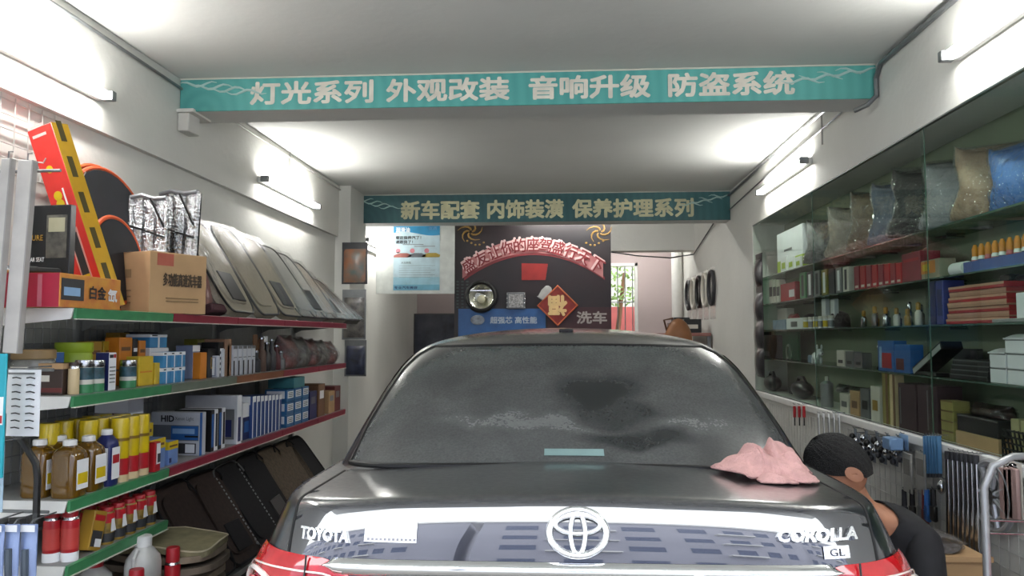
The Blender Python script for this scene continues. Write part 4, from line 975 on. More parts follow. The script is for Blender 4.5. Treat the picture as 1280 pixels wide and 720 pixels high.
# jugs below the fourth shelf
t = bottle('translucent white jug on the base deck under the fourth shelf', -1.79, 3.30, .131, .15, .12, .44, mat('milky_plastic', '#cfcfcb', .35), OILC, neck=.03, name='jug', cat='jug')
P('handle', MB().tube([(0, -.05, .39), (0, -.075, .36), (0, -.07, .31)], .010, 8), mat('milky_plastic', '#cfcfcb', .35), t)
bottle('second white jug with a red cap behind the first, under the fourth shelf', -1.93, 3.18, .131, .13, .12, .38, mat('milky_plastic', '#cfcfcb', .35), RED, neck=.03, name='jug', cat='jug')
for i, (x, y) in enumerate([(-1.72, 3.42), (-1.74, 3.16), (-1.83, 3.05)]): spray(f'red capped can on the base deck beside the white jug, {["far", "middle", "near"][i]} one', x, y, .131, .034, .36-.02*i, [RC, PAPER, PAPER][i], RED, [(.3, .8, RC)], group='red capped cans on the base deck')

# ================================================================== THINGS HUNG AT THE NEAR END OF THE SHELVING
yk = 2.60
wg = T('wire_rack', 'white wire grid rack fixed to the left wall above the white strips', 'wire rack', (XL-.035, 2.95, 2.09))
g = MB(); WT = mat('white_wire', '#c9c9c4', .4, .3)
for i in range(9): g.tube([(.012, -.3+i*.085, 0), (.012, -.3+i*.085, .32)], .003, 6)
for k in range(6): g.tube([(.012, -.32, .0+k*.06), (.012, .40, .0+k*.06)], .003, 6)
for i in range(4): g.tube([(.012, .10+i*.09, .06), (.16, .10+i*.09, .04), (.17, .10+i*.09, .06)], .003, 6)
P('wires', g, WT, wg)
for i, (u0, u1) in enumerate([(-12, 6), (8, 21), (23, 43)]):
    x0, x1 = xu(u0-27, yk, 1.8), xu(u1-27, yk, 1.8); zt = zv(196, x0, yk); zb = zv(442 if i == 2 else 470, x0, yk)
    t = T('white_strip', ['long white strip hanging at the photo edge, leftmost of three', 'long white strip hanging in the middle of three', 'long white boxed strip hanging nearest the red and orange carton'][i], 'strip', ((x0+x1)/2, yk+.03*i, zb), rot=(0, .045, 0), group='hanging white strips')
    w = (x1-x0)/2
    P('strip_body', MB().box(-w, w, -.012, .012, 0, zt-zb, .003), mat('strip_white', '#d6d2cc', .5), t)
    P('strip_side', MB().box(w-.004, w+.001, -.013, .013, 0, zt-zb), mat('strip_grey', '#aeaaa6', .5), t)
    P('hook', MB().tube([(0, 0, zt-zb), (0, 0, zt-zb+.025), (0, .02, zt-zb+.03)], .003, 6), GREY, t)
z0 = zv(540, -1.8, 2.5); t = T('cyan_sign', 'cyan board with a white and red panel at the left photo edge', 'sign', (xu(-8, 2.45, 1.2), 2.45, zv(598, -1.7, 2.45)))
P('board', MB().box(-.04, .041, -.004, .004, 0, .40, .002), mat('cyan_board', '#2aa7b8', .4), t); P('print', MB().box(-.04, .036, -.005, -.004, .17, .26), PAPER, t); P('print', MB().box(-.04, .034, -.006, -.005, .175, .20), RED, t)
def packet(label, u0, u1, v0, v1, y, m, prints, name='hanging_packet', group=None):
    x0, x1 = xu(u0, y, 1.2), xu(u1, y, 1.2); zt = zv(v0, x0, y); zb = zv(v1, x0, y); w = (x1-x0)/2; h = zt-zb
    t = T(name, label, 'packet', ((x0+x1)/2, y, zb), 0, group)
    P('packet_body', MB().grid(lambda u, v: ((u-.5)*2*w, -.012*math.sin(PI*u)*math.sin(PI*v)-.001+.003*math.sin(7*v), h*v), 10, 12), m, t)
    P('backing', MB().box(-w, w, 0, .002, 0, h), m, t)
    for a0, a1, b0, b1, pm in prints: P('print', MB().box(-w+2*w*a0, -w+2*w*a1, -.0155, -.0145, h*b0, h*b1), pm, t)
    P('wrap', MB().grid(lambda u, v: ((u-.5)*2.1*w, -.018*math.sin(PI*u)*math.sin(PI*v)-.004, -.01+h*1.15*v), 10, 12), WRAP, t)
    P('hook', MB().tube([(0, .002, h*.99), (0, .02, h*1.03), (0, .14, h*1.03)], .003, 6), GREY, t)
    return t
pk = packet('clear packet of small black hooks on white card hanging at the shelf end', 9, 50, 462, 545, 2.58, PAPER, [(.1, .9, .93, .96, GREY)], )
hk = 0
for c in range(2):
    for r in range(8):
        P('hook_piece', MB().tube([(-.03+c*.05, -.017, .03+r*.024), (-.015+c*.05, -.019, .032+r*.024), (0+c*.05, -.017, .028+r*.024)], .0022, 6), BLACK, pk)
for i, (u0, u1) in enumerate([(-14, 12), (14, 31), (33, 53)]):
    t = packet(f'pale blue wiper blade packet hanging low at the near end, {["left", "middle", "right"][i]} one', u0, u1, 655, 775, 2.55+.03*i, mat('packet_blue', '#8fa3cf', .4), [(0, 1, .93, 1, PAPER)], group='pale blue wiper packets')
    P('blade', MB().tube([(0, -.02, .02), (.005, -.022, .14), (0, -.02, .24)], .011, 8), mat('blade_grey', '#4d5864', .5), t)
packet('narrow pale packet hanging under the cyan board', -12, 8, 556, 640, 2.5, mat('pale_packet', '#a9c4d8', .4), [(.2, .9, .2, .4, YELLOW)])
t = T('black_strap', 'black strap looping down past the amber bottles at the shelf end', 'strap', (xu(48, 2.66, .9), 2.66, .60))
zz = zv(540, -1.7, 2.66)-.60
P('strap_band', MB().tube([(-.10, 0, zz), (-.06, 0, zz-.04), (-.012, 0, zz-.11), (-.004, 0, zz-.16), (-.004, 0, zz-.33)], .012, 8), BLACK, t)
t = T('end_frame', 'thin grey hanging rail at the near end of the left shelving', 'rail', (XW+.05, 2.72, 0))
P('post', MB().tube([(0, 0, .2), (0, 0, 2.05)], .012, 8), GREY, t)
for z in (2.02, 1.30, .80): P('rail', MB().tube([(0, 0, z), (.42, -.02, z)], .006, 8), GREY, t)
# ================================================================== RIGHT DISPLAY NICHE
ZG = [1.94, 1.70, 1.475, 1.225]; ZE = .93
YG0, YG1 = 2.2, 7.32
GL = film('shelf_glass', '#b9d6c4', clear=.9, rough=.02, bump=0); GLE = mat('glass_edge_green', '#4d6a5c', .15, coat=1)
dc = T('display_shelves', 'green-tinted glass shelves in the niche of the right wall', 'shelves', (XR, YG0, ZE))
for z in ZG:
    P('glass_shelf', MB().box(.03, XB-XR-.002, 0, YG1-YG0, z-ZE-.008, z-ZE), GL, dc)
    P('shelf_edge', MB().box(.026, .030, 0, YG1-YG0, z-ZE-.008, z-ZE), GLE, dc)
    for k in range(7): P('shelf_pin', MB().tube([(.20, .3+k*.8, z-ZE-.016), (XB-XR, .3+k*.8, z-ZE-.016)], .006, 8), STEEL, dc)
pane = film('door_glass', '#e6efe9', clear=.98, rough=.01, bump=0)
dg = T('glass_doors', 'thin sliding glass panes closing the right display niche', 'glass door', (XR, YG0, ZE))
for k in range(3):
    y0 = k*1.70; x = .012 if k % 2 else .004
    P('glass_pane', MB()._add([(x, y0, .004), (x, y0+1.715, .004), (x, y0+1.715, 2.441-ZE-.006), (x, y0, 2.441-ZE-.006)], [(0, 1, 2, 3)]), pane, dg)
    P('pane_edge', MB().box(x-.0005, x+.0045, y0-.002, y0+.002, .004, 2.441-ZE-.006), GLE, dg)
P('track', MB().box(0, .02, 0, YG1-YG0, 0, .006), STEEL, dg); P('track', MB().box(0, .02, 0, YG1-YG0, 2.441-ZE-.008, 2.441-ZE-.002), STEEL, dg)
def rbox(z, u0, u1, vt, xf, wx, label, m, prints=(), **kw):
    "box on the right whose aisle face at x = xf spans columns u0..u1 (far..near)"
    y1, y0 = yl(u0, xf, z), yl(u1, xf, z); h = zv(vt, xf, (y0+y1)/2)-z
    return carton(label, (xf+wx/2, (y0+y1)/2, z+.0005), (wx, y1-y0, max(.015, h)), m, prints, **kw)
XG = XR+.05
# --- top shelf: packed cushions and covers
def rbag(u0, u1, vt, label, m, seed, wrap=None, d=.19, z=ZG[0], lean=0, xc=None, group='packed cushions on the top glass shelf'):
    xc = xc or XR+.155; y1, y0 = yl(u0, xc-.06, z), yl(u1, xc-.06, z); yc = (y0+y1)/2; h = zv(vt, xc, yc)-z
    return bag(label, (xc, yc, z+.0005), min(.37, (y1-y0)*1.08), .15, h*.94, m, rz=.62 if seed > 41 else .3, seed=seed, wrap=wrap, group=group, name='packed_cushion', cat='cushion', lean=lean, tip=.10 if seed > 41 else 0)
C_ = lambda n, a, b=None, s=20: mat(n, a, .85, noise=(s, .2), col2=b)
rbag(1238, 1292, 180, 'bright blue packed cover at the right photo edge of the top glass shelf', C_('cloth_blue', '#5b8fd0', '#3f6bb0', 6), 41)
rbag(1196, 1240, 186, 'beige and brown packed cushion beside the bright blue cover', C_('cloth_beige', '#b8a68a', '#8a6d58', 5), 42)
rbag(1158, 1198, 206, 'grey translucent packed cover between the beige cushion and the charcoal one', C_('cloth_paleGrey', '#a7a9ad', '#8a8c92', 8), 43)
rbag(1117, 1158, 214, 'large charcoal cushion in clear wrap on the top glass shelf', C_('cloth_charcoal', '#3a3637', '#2a2627', 30), 44)
rbag(1091, 1117, 232, 'blue grey packed cover left of the charcoal cushion', C_('cloth_denim', '#7f8aa0', '#5a6273', 7), 45)
rbag(1066, 1091, 243, 'tan packed cushion left of the blue grey cover', C_('cloth_tan', '#8f7a62', '#6d5a48', 9), 46)
rbag(1036, 1066, 262, 'brown cushion with a pale top in clear wrap', C_('cloth_brown', '#7a6452', '#b9b2a6', 4), 47)
rbag(1008, 1036, 278, 'black cover in silvery crinkled wrap at the far end of the cushions', C_('cloth_black', '#3c3a3c', '#8a8a8c', 18), 48)
rbox(ZG[0], 972, 1004, 287, XG, .12, 'white and lime green box at the far end of the top glass shelf', PAPER, [('-x', (0, 1, 0, .3), LIME), ('-y', (0, 1, 0, .3), LIME), ('-x', (.3, .6, .5, .55), GREY)])
for i in range(3): rbox(ZG[0], 976+i*9, 983+i*9, 321, XR+.035, .014, f'tiny pale carton in front of the white and lime box, {["left", "middle", "right"][i]} one', PAPER, [('-x', (.2, .8, .2, .6), LIME)])
# --- second glass shelf
z = ZG[1]
y1, y0 = yl(1206, XG, z), yl(1290, XG, z)
t = T('blue_tray', 'shallow blue tray of orange-capped bottles on the second glass shelf', 'tray', (XG+.07, (y0+y1)/2, z+.0005)); L = (y1-y0)
P('tray_base', MB().box(-.075, .075, -L/2, L/2, 0, .006), BLUE, t)
for a, b, c, d in ((-.075, -.070, -L/2, L/2), (.070, .075, -L/2, L/2), (-.07, .07, -L/2, -L/2+.005), (-.07, .07, L/2-.005, L/2)): P('tray_wall', MB().box(a, b, c, d, .006, .048), mat('tray_blue', '#3d5a9c', .4), t)
k = 0
for r in range(2):
    for i in range(9):
        y = y0+.035+i*(L-.07)/8; k += 1
        t = T('small_bottle', f'orange-capped small bottle in the blue tray, {ORD[i]} from the near end, {"front" if r == 0 else "back"} row', 'bottle', (XG+.03+.06*r, y, z+.007), group='orange capped bottles')
        P('body', MB().lathe([(.013, 0), (.015, .004), (.015, .058), (.011, .066)], 14), PAPER if i % 3 else PINK, t)
        P('cap', MB().lathe([(.013, .066), (.013, .10), (.006, .118)], 14), mat('cap_orange', '#e08a26', .4), t)
        P('label_band', MB().lathe([(.0154, .015), (.0154, .05)], 14, caps=False), [RED, NAVY, PINK][i % 3], t)
t = T('white_roll', 'white roll lying between the tray and the orange pack', 'roll', (XG+.05, yl(1188, XG, z), z+.0325), rot=(0, 0, 0))
P('roll_body', MB().tube([(0, -.06, 0), (0, .06, 0)], .032, 24), PAPER, t); P('core', MB().tube([(0, -.061, 0), (0, -.059, 0)], .014, 18), CARD, t)
rbox(z, 1152, 1174, 325, XG, .08, 'orange and yellow pack left of the white roll', mat('pack_grey', '#9c9682', .5), [('-x', (.0, .8, .3, .95), ORANGE), ('-x', (.1, .5, .45, .8), YELLOW)])
rbox(z, 1128, 1151, 316, XG, .10, 'tall crimson pack on the second glass shelf', mat('crimson_pack', '#8e2a3a', .4), [('-x', (.1, .9, .7, .8), RED)])
bag('orange scented pack lying on the crimson packs', (XG+.09, yl(1150, XG+.09, z), z+.085), .16, .10, .085, C_('orange_goods', '#b8642c', '#7c3a24', 15), seed=51)
rbox(z, 1136, 1150, 318, XG+.11, .09, 'second crimson pack standing behind the tall one', mat('crimson_pack', '#8e2a3a', .4))
for i in range(8):
    u = 1068+i*7.5; rbox(z, u, u+6.2, 333-i*.6, XG, .05, f'small red upright box, {ORD[i]} from the far end of the red row', RED if i % 2 else mat('crimson_pack', '#8e2a3a', .4), [('-x', (.2, .8, .1, .2), OFFW)], group='small red upright boxes', name='red_box')
for i in range(3): jar(f'clear green jar behind the red row, {["far", "middle", "near"][i]} one', XG+.13, yl(1090+i*15, XG+.13, z), z, .032, .12, mat('green_clear', '#7f9470', .2), mat('pale_lid', '#9aa69a', .4), group='green jars')
for i in range(7):
    u = 1000+i*9; m = [GREEN, DGREY, GREY, mat('olive_print', '#84802e', .5), DGREY, GREY, OFFW][i]
    rbox(z, u, u+7, 341-i*1.2, XG, .06, f'thin upright {["green", "dark", "grey", "olive", "charcoal", "steel grey", "off white"][i]} box left of the red row on the second glass shelf', m, [('-x', (.3, .7, .1, .9), PAPER if i % 2 else DGREY)])
rbox(z, 976, 994, 354, XG, .08, 'red box with a white mark at the far end of the second glass shelf', RED, [('-x', (.6, .95, .2, .6), PAPER)])
for i in range(3): rbox(z, 962+i*4.5, 965.5+i*4.5, 350, XG, .05, f'narrow pale box beside the far red box, {["left", "middle", "right"][i]} one', OFFW, [('-x', (0, 1, .3, .7), BLACK)])
# --- third glass shelf
z = ZG[2]
y1, y0 = yl(1183, XG, z), yl(1262, XG, z)
for i in range(7):
    o = (i % 3)*.006
    carton(f'flat red and cream box, {ORD[6-i]} from the top of the stack', (XG+.085+o, (y0+y1)/2+o, z+.0005+i*.0245), (.17, (y1-y0)*(1-.02*i), .0235), RED if i % 2 == 0 else mat('cream_box', '#b58b72', .5), [('-x', (0, 1, .55, 1), mat('cream_edge', '#c79a80', .5)), ('-y', (.0, 1, .3, 1), RED)], group='flat red boxes in a stack', name='flat_box')
rbox(z, 1161, 1170, 352, XG, .10, 'upright dark navy box left of the red stack', NAVY); rbox(z, 1171, 1180, 351, XG, .10, 'upright blue box touching the red stack', mat('royal_blue', '#36408c', .4), [('-x', (.2, .8, .2, .8), NAVY)])
t = T('steering_lock', 'black angled clamp resting on the red stack', 'clamp', (XG+.06, yl(1262, XG, z), z+.172))
P('bar', MB().tube([(0, -.12, 0.005), (0, 0, .012), (.02, .10, .012)], .011, 10), BLACK, t); P('grip', MB().tube([(0, -.19, .0), (0, -.12, .005)], .016, 10), DGREY, t); P('head', MB().box(-.02, .03, .06, .14, .0, .03, .006), BLACK, t)
rbox(z, 1271, 1284, 366, XG, .06, 'white upright box at the right photo edge of the third glass shelf', PAPER)
rbox(z, 1240, 1292, 400, XR+.03, .02, 'clear grey strip lying on the edge of the third glass shelf', mat('clear_grey', '#9a9c9c', .2))
for i in range(12):
    u = 1078+i*6.8; y = yl(u, XG+.02, z); h = [.10, .085, .12, .09, .11, .075, .10, .13, .09, .11, .12, .10][i]; m = [STEEL, GOLD, GREY, mat('dull_brown', '#5a4438', .6), STEEL, DGREY, OFFW, STEEL, GOLD, mat('sand', '#8c8468', .5), OFFW, GREY][i]
    t = T('perfume_bottle', f'small perfume bottle on the third glass shelf, {ORD[i]} from the far end', 'bottle', (XG+.03+.04*(i % 2), y, z+.0005), group='perfume bottles on the third glass shelf')
    P('body', MB().lathe([(.018, 0), (.021, .004), (.021, h*.55), (.010, h*.66)], 14, sx=.8), m, t); P('cap', MB().lathe([(.010, h*.66), (.012, h*.7), (.012, h*.95), (.007, h)], 14), STEEL if i % 2 else GOLD, t)
for i in range(6):
    u = 1008+i*6.2; t = jar(f'small white tub with yellow print, {ORD[i]} from the far end of the third glass shelf', XG+.02, yl(u, XG+.02, z), z, .021, .085, PAPER, OFFW, cat='tub', name='tub', group='small white tubs', band=YELLOW if i % 2 == 0 else GREY)
for i, u in enumerate((1014, 1050)):
    t = T('black_dome', f'black domed item behind the white tubs, {"left" if i == 0 else "right"} one', 'dome', (XG+.12, yl(u, XG+.12, z), z+.0005)); P('dome', MB().lathe([(.07, 0), (.07, .06), (.055, .10), (.02, .118)], 24), BLACK, t); P('rim', MB().lathe([(.074, .0), (.074, .012)], 24), DGREY, t)
for i, u in enumerate((1030, 1041)):
    rbox(z, u-2.5, u+2.5, 374, XG+.07, .03, f'slim tall white box behind the tubs, {"left" if i == 0 else "right"} one', PAPER)
rbox(z, 983, 1003, 398, XG, .09, 'white box with a grey picture under the red cloth pack', PAPER, [('-x', (.3, .7, .2, .7), GREY)]); bag('red soft pack lying on the white picture box', (XG+.05, yl(993, XG+.05, z), z+.075), .19, .08, .045, RED, seed=60)
rbox(z, 966, 982, 400, XG, .07, 'pale blue box at the far end of the third glass shelf', mat('pale_blue_box', '#8fa4b8', .5)); rbox(z, 972, 984, 386, XG+.09, .06, 'off white box standing behind the pale blue box', OFFW)
# --- fourth glass shelf
z = ZG[3]
for i, (u0, u1, zb, h, lb) in enumerate([(1238, 1258, 0, .062, 'lower left'), (1260, 1284, 0, .062, 'lower right'), (1238, 1258, .064, .058, 'upper left'), (1260, 1284, .064, .06, 'second from bottom right'), (1258, 1284, .126, .055, 'topmost right')]):
    y1, y0 = yl(u0, XG, z), yl(u1, XG, z)
    carton(f'white carton in the white pile on the fourth glass shelf, {lb}', (XG+.06, (y0+y1)/2, z+.0005+zb), (.12, y1-y0, h), PAPER, [('-x', (0, 1, .93, 1), GREY)], group='white cartons in a pile', name='white_carton')
    t = T('plastic_cover', f'curled white lid resting on the {lb} white carton', 'cover', (XG+.055, (y0+y1)/2, z+zb+h+.001)) if i in (2, 4) else None
    if t: P('lid_shell', MB().grid(lambda u, v: (-.06+.12*u, (v-.5)*(y1-y0), .018*math.sin(PI*u)+.004), 12, 6), PAPER, t); P('lid_rim', MB().box(-.062, -.058, -(y1-y0)/2, (y1-y0)/2, 0, .006), PAPER, t)
for i in range(3): rbox(z, 1188, 1234, 470-i*9, XR+.04+.02*i, .14, 'black flat case, bottom of the stack' if i == 0 else 'x', mat('case_black', '#1d1d20', .35), zb=None) if False else None
y1, y0 = yl(1187, XG, z), yl(1234, XG, z)
for i in range(4): carton(f'black flat case, {["bottom", "second", "third", "top"][i]} of the stack left of the white cartons', (XG+.075, (y0+y1)/2-.01*i, z+.0005+i*.022), (.15, y1-y0, .021), mat('case_black', '#1d1d20', .35), [('-x', (0, 1, .8, 1), GREY)], group='black flat cases', name='flat_case')
rbox(z, 1192, 1222, 436, XG+.16, .03, 'dark upright panel behind the black flat cases', DGREY)
y = yl(1163, XG, z)
t = T('long_black_box', 'long black box with a pale top tilted up beside the flat cases', 'box', (XG+.05, y, z+.002), rot=(-.42, 0, 0)); P('body', MB().box(-.05, .05, -.17, .17, .0+.07, .11, .002), BLACK, t); P('pale_side', MB().box(-.0512, -.05, -.16, .165, .074, .10), mat('pale_grey', '#b3b5b3', .4), t)
rbox(z, 1142, 1170, 466, XG, .08, 'black block propping the long tilted box', BLACK)
rbox(z, 1098, 1118, 426, XG, .07, 'blue framed perfume box with a red picture', BLUE, [('-x', (.15, .85, .1, .6), RED), ('-x', (.1, .25, .1, .8), SKY)]); rbox(z, 1119, 1138, 431, XG, .07, 'blue framed perfume box with a dark red base, nearer one', BLUE, [('-x', (.1, .6, .1, .5), mat('dull_red', '#6d2d2a', .5))])
for i in range(4):
    t = T('ornament', f'small red and silver ornament above the blue perfume boxes, {ORD[i]} from the far end', 'ornament', (XG+.11, yl(1100+i*9, XG+.11, z), z+.0005), group='red and silver ornaments'); P('stem', MB().lathe([(.02, 0), (.006, .02), (.006, .11)], 12), STEEL, t); P('bead', MB().sphere((0, 0, .128), (.016, .016, .02)), RED if i % 2 else STEEL, t)
# white dog figurine
t = T('dog_figurine', 'little white dog figurine on the fourth glass shelf', 'figurine', (XG+.05, yl(1022, XG+.05, z), z+.0005))
fm = MB(); fm.sphere((0, .02, .05), (.03, .06, .03)); fm.sphere((0, -.05, .078), (.025, .032, .026)); fm.sphere((0, -.085, .068), (.014, .022, .014))
for dx in (-.018, .018):
    for dy in (-.02, .055): fm.tube([(dx, dy, 0), (dx, dy, .04)], .011, 10)
P('dog_body', fm, PAPER, t)
for dx in (-.016, .016): P('ear', MB().sphere((dx, -.045, .115), (.008, .008, .02), 10, 8), PAPER, t)
P('nose', MB().sphere((0, -.107, .07), .006, 8, 6), BLACK, t); P('base', MB().box(-.035, .035, .05, .12, 0, .055, .006), mat('pale_blue_box', '#8fa4b8', .5), t)
for i in range(3): rbox(z, 1046+i*11, 1055.5+i*11, 438+i*1.5, XG, .06, f'silver grey box with a dark band, {["far", "middle", "near"][i]} of three on the fourth glass shelf', [OFFW, GREY, STEEL][i], [('-x', (.2, .8, .2, .4), DGREY)], group='silver grey boxes')
rbox(z, 968, 998, 415, XG+.1, .02, 'dark green card standing at the far end of the fourth glass shelf', mat('deep_green', '#1f5a38', .5))
t = T('wreath_ring', 'pale oval ring ornament leaning on the dark green card', 'ornament', (XG+.05, yl(986, XG+.05, z), z+.062)); P('ring', MB().tube([(0, .05*math.cos(2*PI*k/30), .058*math.sin(2*PI*k/30)) for k in range(30)], .011, 8, closed=True), mat('sage', '#6f8570', .6), t); P('foot', MB().box(-.02, .02, -.03, .03, -.0615, -.05), DGREY, t)
for i in range(2): rbox(z, 940+i*13, 951+i*13, 415+4*i, XG, .1, f'dark upright pack at the far end of the fourth glass shelf, {"left" if i == 0 else "right"} one', mat('dark_pack', '#26282d', .4), [('-x', (.2, .8, .1, .3), GREY)])
# --- sill
z = ZE+.0005
rbox(z, 1124, 1146, 480, XG, .12, 'maroon folder pack on the niche sill, left one', mat('maroon_pack', '#3f2630', .5), [('-x', (.1, .14, .1, .9), GREY)]); rbox(z, 1148, 1173, 482, XG, .12, 'maroon folder pack on the niche sill, right one', mat('maroon_pack', '#3f2630', .5), [('-x', (.5, .54, .1, .9), GREY)])
for i in range(4): 
    y1, y0 = yl(1177, XG, z), yl(1192, XG, z); carton(f'dull yellow small box in the column beside the maroon packs, {["bottom", "second", "third", "top"][i]} one', (XG+.04, (y0+y1)/2, z+i*.047), (.08, y1-y0, .045), mat('dull_yellow', '#9c9050', .5), [('-x', (0, 1, .9, 1), BROWN)], group='dull yellow boxes', name='small_box')
rbox(z, 1104, 1111, 465, XG, .05, 'yellow and brown upright box left of the maroon packs', mat('dull_yellow', '#9c9050', .5), [('-x', (.6, 1, 0, 1), BROWN)]); rbox(z, 1113, 1120, 468, XG, .05, 'cream and brown upright box left of the maroon packs', CREAM, [('-x', (.6, 1, 0, 1), BROWN)])
y1, y0 = yl(1195, XG, z), yl(1248, XG, z); yc = (y0+y1)/2
carton('light wooden box under the black case on the sill', (XG+.08, yc, z), (.16, y1-y0, .06), CARD); carton('black case with a silver edge on the light wooden box', (XG+.08, yc, z+.061), (.15, (y1-y0)*.96, .075), mat('case_black', '#1d1d20', .35), [('-x', (0, 1, .88, 1), STEEL)])
bag('dark red mesh pack on top of the black case', (XG+.08, yc, z+.137), (y1-y0)*.8, .13, .05, C_('mesh_red', '#4a2a24', '#262220', 30), seed=70)
y1, y0 = yl(1257, XG, z), yl(1300, XG, z); t = T('wire_basket', 'black lattice basket with cream boxes at the right photo edge', 'basket', (XG+.05, (y0+y1)/2, z)); L = (y1-y0)/2
for k in range(5): P('basket_wire', MB().tube([(-.06, -L, .01+k*.025), (-.06, L, .01+k*.025)], .004, 6), BLACK, t)
for k in range(9):
    yy = -L+k*2*L/8; P('basket_wire', MB().tube([(-.06, yy, 0), (-.06, yy+.03 if k < 8 else yy, .115)], .004, 6), BLACK, t)
P('basket_back', MB().box(.055, .06, -L, L, 0, .11), BLACK, t); P('basket_floor', MB().box(-.06, .06, -L, L, 0, .004), BLACK, t)
for k in range(3): carton(f'cream box standing in the black lattice basket, {["far", "middle", "near"][k]} one', (XG+.05, (y0+y1)/2+L*.6-k*L*.6, z+.005), (.07, L*.5, .15), mat('cream_box2', '#b8b080', .5))
t = T('spray_flask', 'grey cylindrical flask with a white nozzle on the sill', 'flask', (XG+.03, yl(1034, XG+.03, z), z)); P('flask_body', MB().lathe([(.04, 0), (.042, .005), (.042, .16), (.02, .18)], 22), mat('flask_grey', '#a2a5a6', .3, .3), t); P('nozzle', MB().lathe([(.012, .18), (.012, .21)], 12), OFFW, t); P('side_handle', MB().tube([(-.0, .04, .15), (0, .075, .14), (0, .075, .06), (0, .04, .05)], .006, 8), DGREY, t)
for i, (u, w) in enumerate([(966, .16), (1003, .2)]):
    t = T('hand_vacuum', f'black handheld car vacuum on the sill, {"far" if i == 0 else "near"} one', 'vacuum', (XG+.08, yl(u, XG+.08, z), z)); b = MB(); b.sphere((0, 0, .07), (.07, w, .07), 18, 12); P('vacuum_body', b, mat('vacuum_black', '#202327', .3), t); P('handle', MB().tube([(0, -w*.6, .11), (0, -w*.2, .165), (0, w*.4, .16), (0, w*.6, .11)], .014, 8), BLACK, t); P('nozzle', MB().box(-.04, .04, w*.8, w*1.2, .02, .07, .008), DGREY, t)
for i in range(4): rbox(z, 1050+i*13, 1061+i*13, 492-3*i, XG, .09, f'pale mixed carton on the sill, {ORD[i]} from the grey flask', [OFFW, CARD, GREY, OFFW][i], [('-x', (.2, .8, .3, .6), [GREY, BROWN, BLACK, GOLD][i])], group='mixed cartons on the sill')
for i in range(3): bag(f'black cable pack lying on the mixed cartons, {["far", "middle", "near"][i]} one', (XG+.06, yl(1056+i*16, XG+.06, z), z+.115), .18, .09, .05, BLACK, seed=80+i, group='black cable packs')
# black goods hanging beside the pilaster
for i in range(4):
    zt = [2.15, 1.85, 1.6, 1.36][i]
    pouch(f'black glossy pack hanging in a column at the far end of the niche, {["top", "second", "third", "lowest"][i]} one', XR-.012, 7.05, zt, .22, .30, mat('black_goods', '#26262c', .3, noise=(20, .4)), BLACK, face='-x', group='black packs at the far end of the niche', thick=.04)

# ================================================================== LOWER RIGHT WALL: WIRE GRID WITH HUNG TOOLS
wg = T('wire_grid', 'white wire grid on the wall below the right niche', 'wire grid', (XR+.02, 2.3, .15)); g = MB()
for i in range(72): g.tube([(-.012, i*.07, 0), (-.012, i*.07, .70)], .002, 4)
for k in range(11): g.tube([(-.015, 0, k*.07), (-.015, 5.0, k*.07)], .002, 4)
P('wires', g, WT, wg)
XH = XR-.012
def hung(u, vt, vb, label, parts, name, cat, group=None):
    y = yl(u, XH, .8); zt = zv(vt, XH, y); h = zt-zv(vb, XH, y)
    t = T(name, label, cat, (XH, y, zt), 0, group); P('hook', MB().tube([(.02, 0, .005), (-.02, 0, .005), (-.026, 0, .012)], .003, 6), STEEL, t)
    for nm, fn, m in parts: P(nm, fn(h), m, t)
    return t
for i in range(3): hung(996+i*6, 506, 532, f'red handled tool hanging on the wire grid, {["far", "middle", "near"][i]} one', [('grip', lambda h: MB().tube([(-.015, 0, -.01), (-.015, 0, -h*.6)], .011, 8), RED), ('shaft', lambda h: MB().tube([(-.015, 0, -h*.6), (-.015, 0, -h)], .005, 8), BLACK)], 'hand_tool', 'tool', 'red handled tools')
for i in range(5): hung(1027+i*6.5, 517, 550, f'white wrench-like strip fanned on the grid, {ORD[i]} from the far end', [('blade', lambda h: MB().box(-.022, -.016, -.014, .014, -h, 0, .002), PAPER), ('slot', lambda h: MB().box(-.0235, -.022, -.006, .006, -h*.9, -h*.15), GREY)], 'white_strip_tool', 'tool', 'white strips on the grid')
for i in range(14):
    u = 1072+i*4.6; vt = 536+(i % 3)*5+i*.8
    hung(u, vt, vt+28, f'small chrome and black gear knob pack on the grid, {ORD[i] if i < 12 else ["thirteenth", "fourteenth"][i-12]} from the far end', [('knob', lambda h: MB().sphere((-.03, 0, -h*.35), (.018, .018, .022), 12, 8), STEEL if i % 2 else BLACK), ('knob', lambda h: MB().sphere((-.028, 0, -h*.8), (.014, .014, .018), 12, 8), DGREY if i % 3 else STEEL), ('card', lambda h: MB().box(-.012, -.010, -.022, .022, -h, 0), mat('blue_grey_card', '#7d8792', .5))], 'knob_pack', 'knob', 'gear knob packs')
hung(1133, 543, 562, 'light blue packet jutting from the grid', [('packet', lambda h: MB().box(-.10, -.03, -.05, .05, -h, -h*.2, .006), mat('packet_lightblue', '#7fa3cc', .4)), ('card', lambda h: MB().box(-.012, -.009, -.05, .05, -h, 0), SKY)], 'blue_packet', 'packet')
for i, (u, vt, vb) in enumerate([(1141, 566, 616), (1158, 566, 618)]): hung(u, vt, vb, f'grey printed tool card on the grid, {"far" if i == 0 else "near"} one', [('card', lambda h: MB().box(-.03, -.022, -.05, .05, -h, 0, .003), mat('grey_card', '#a3a29c', .6)), ('card_print', lambda h: MB().box(-.0315, -.03, -.035, .035, -h*.55, -h*.15), mat('grey_card2', '#7c7b76', .6))], 'tool_card', 'card', 'grey tool cards')
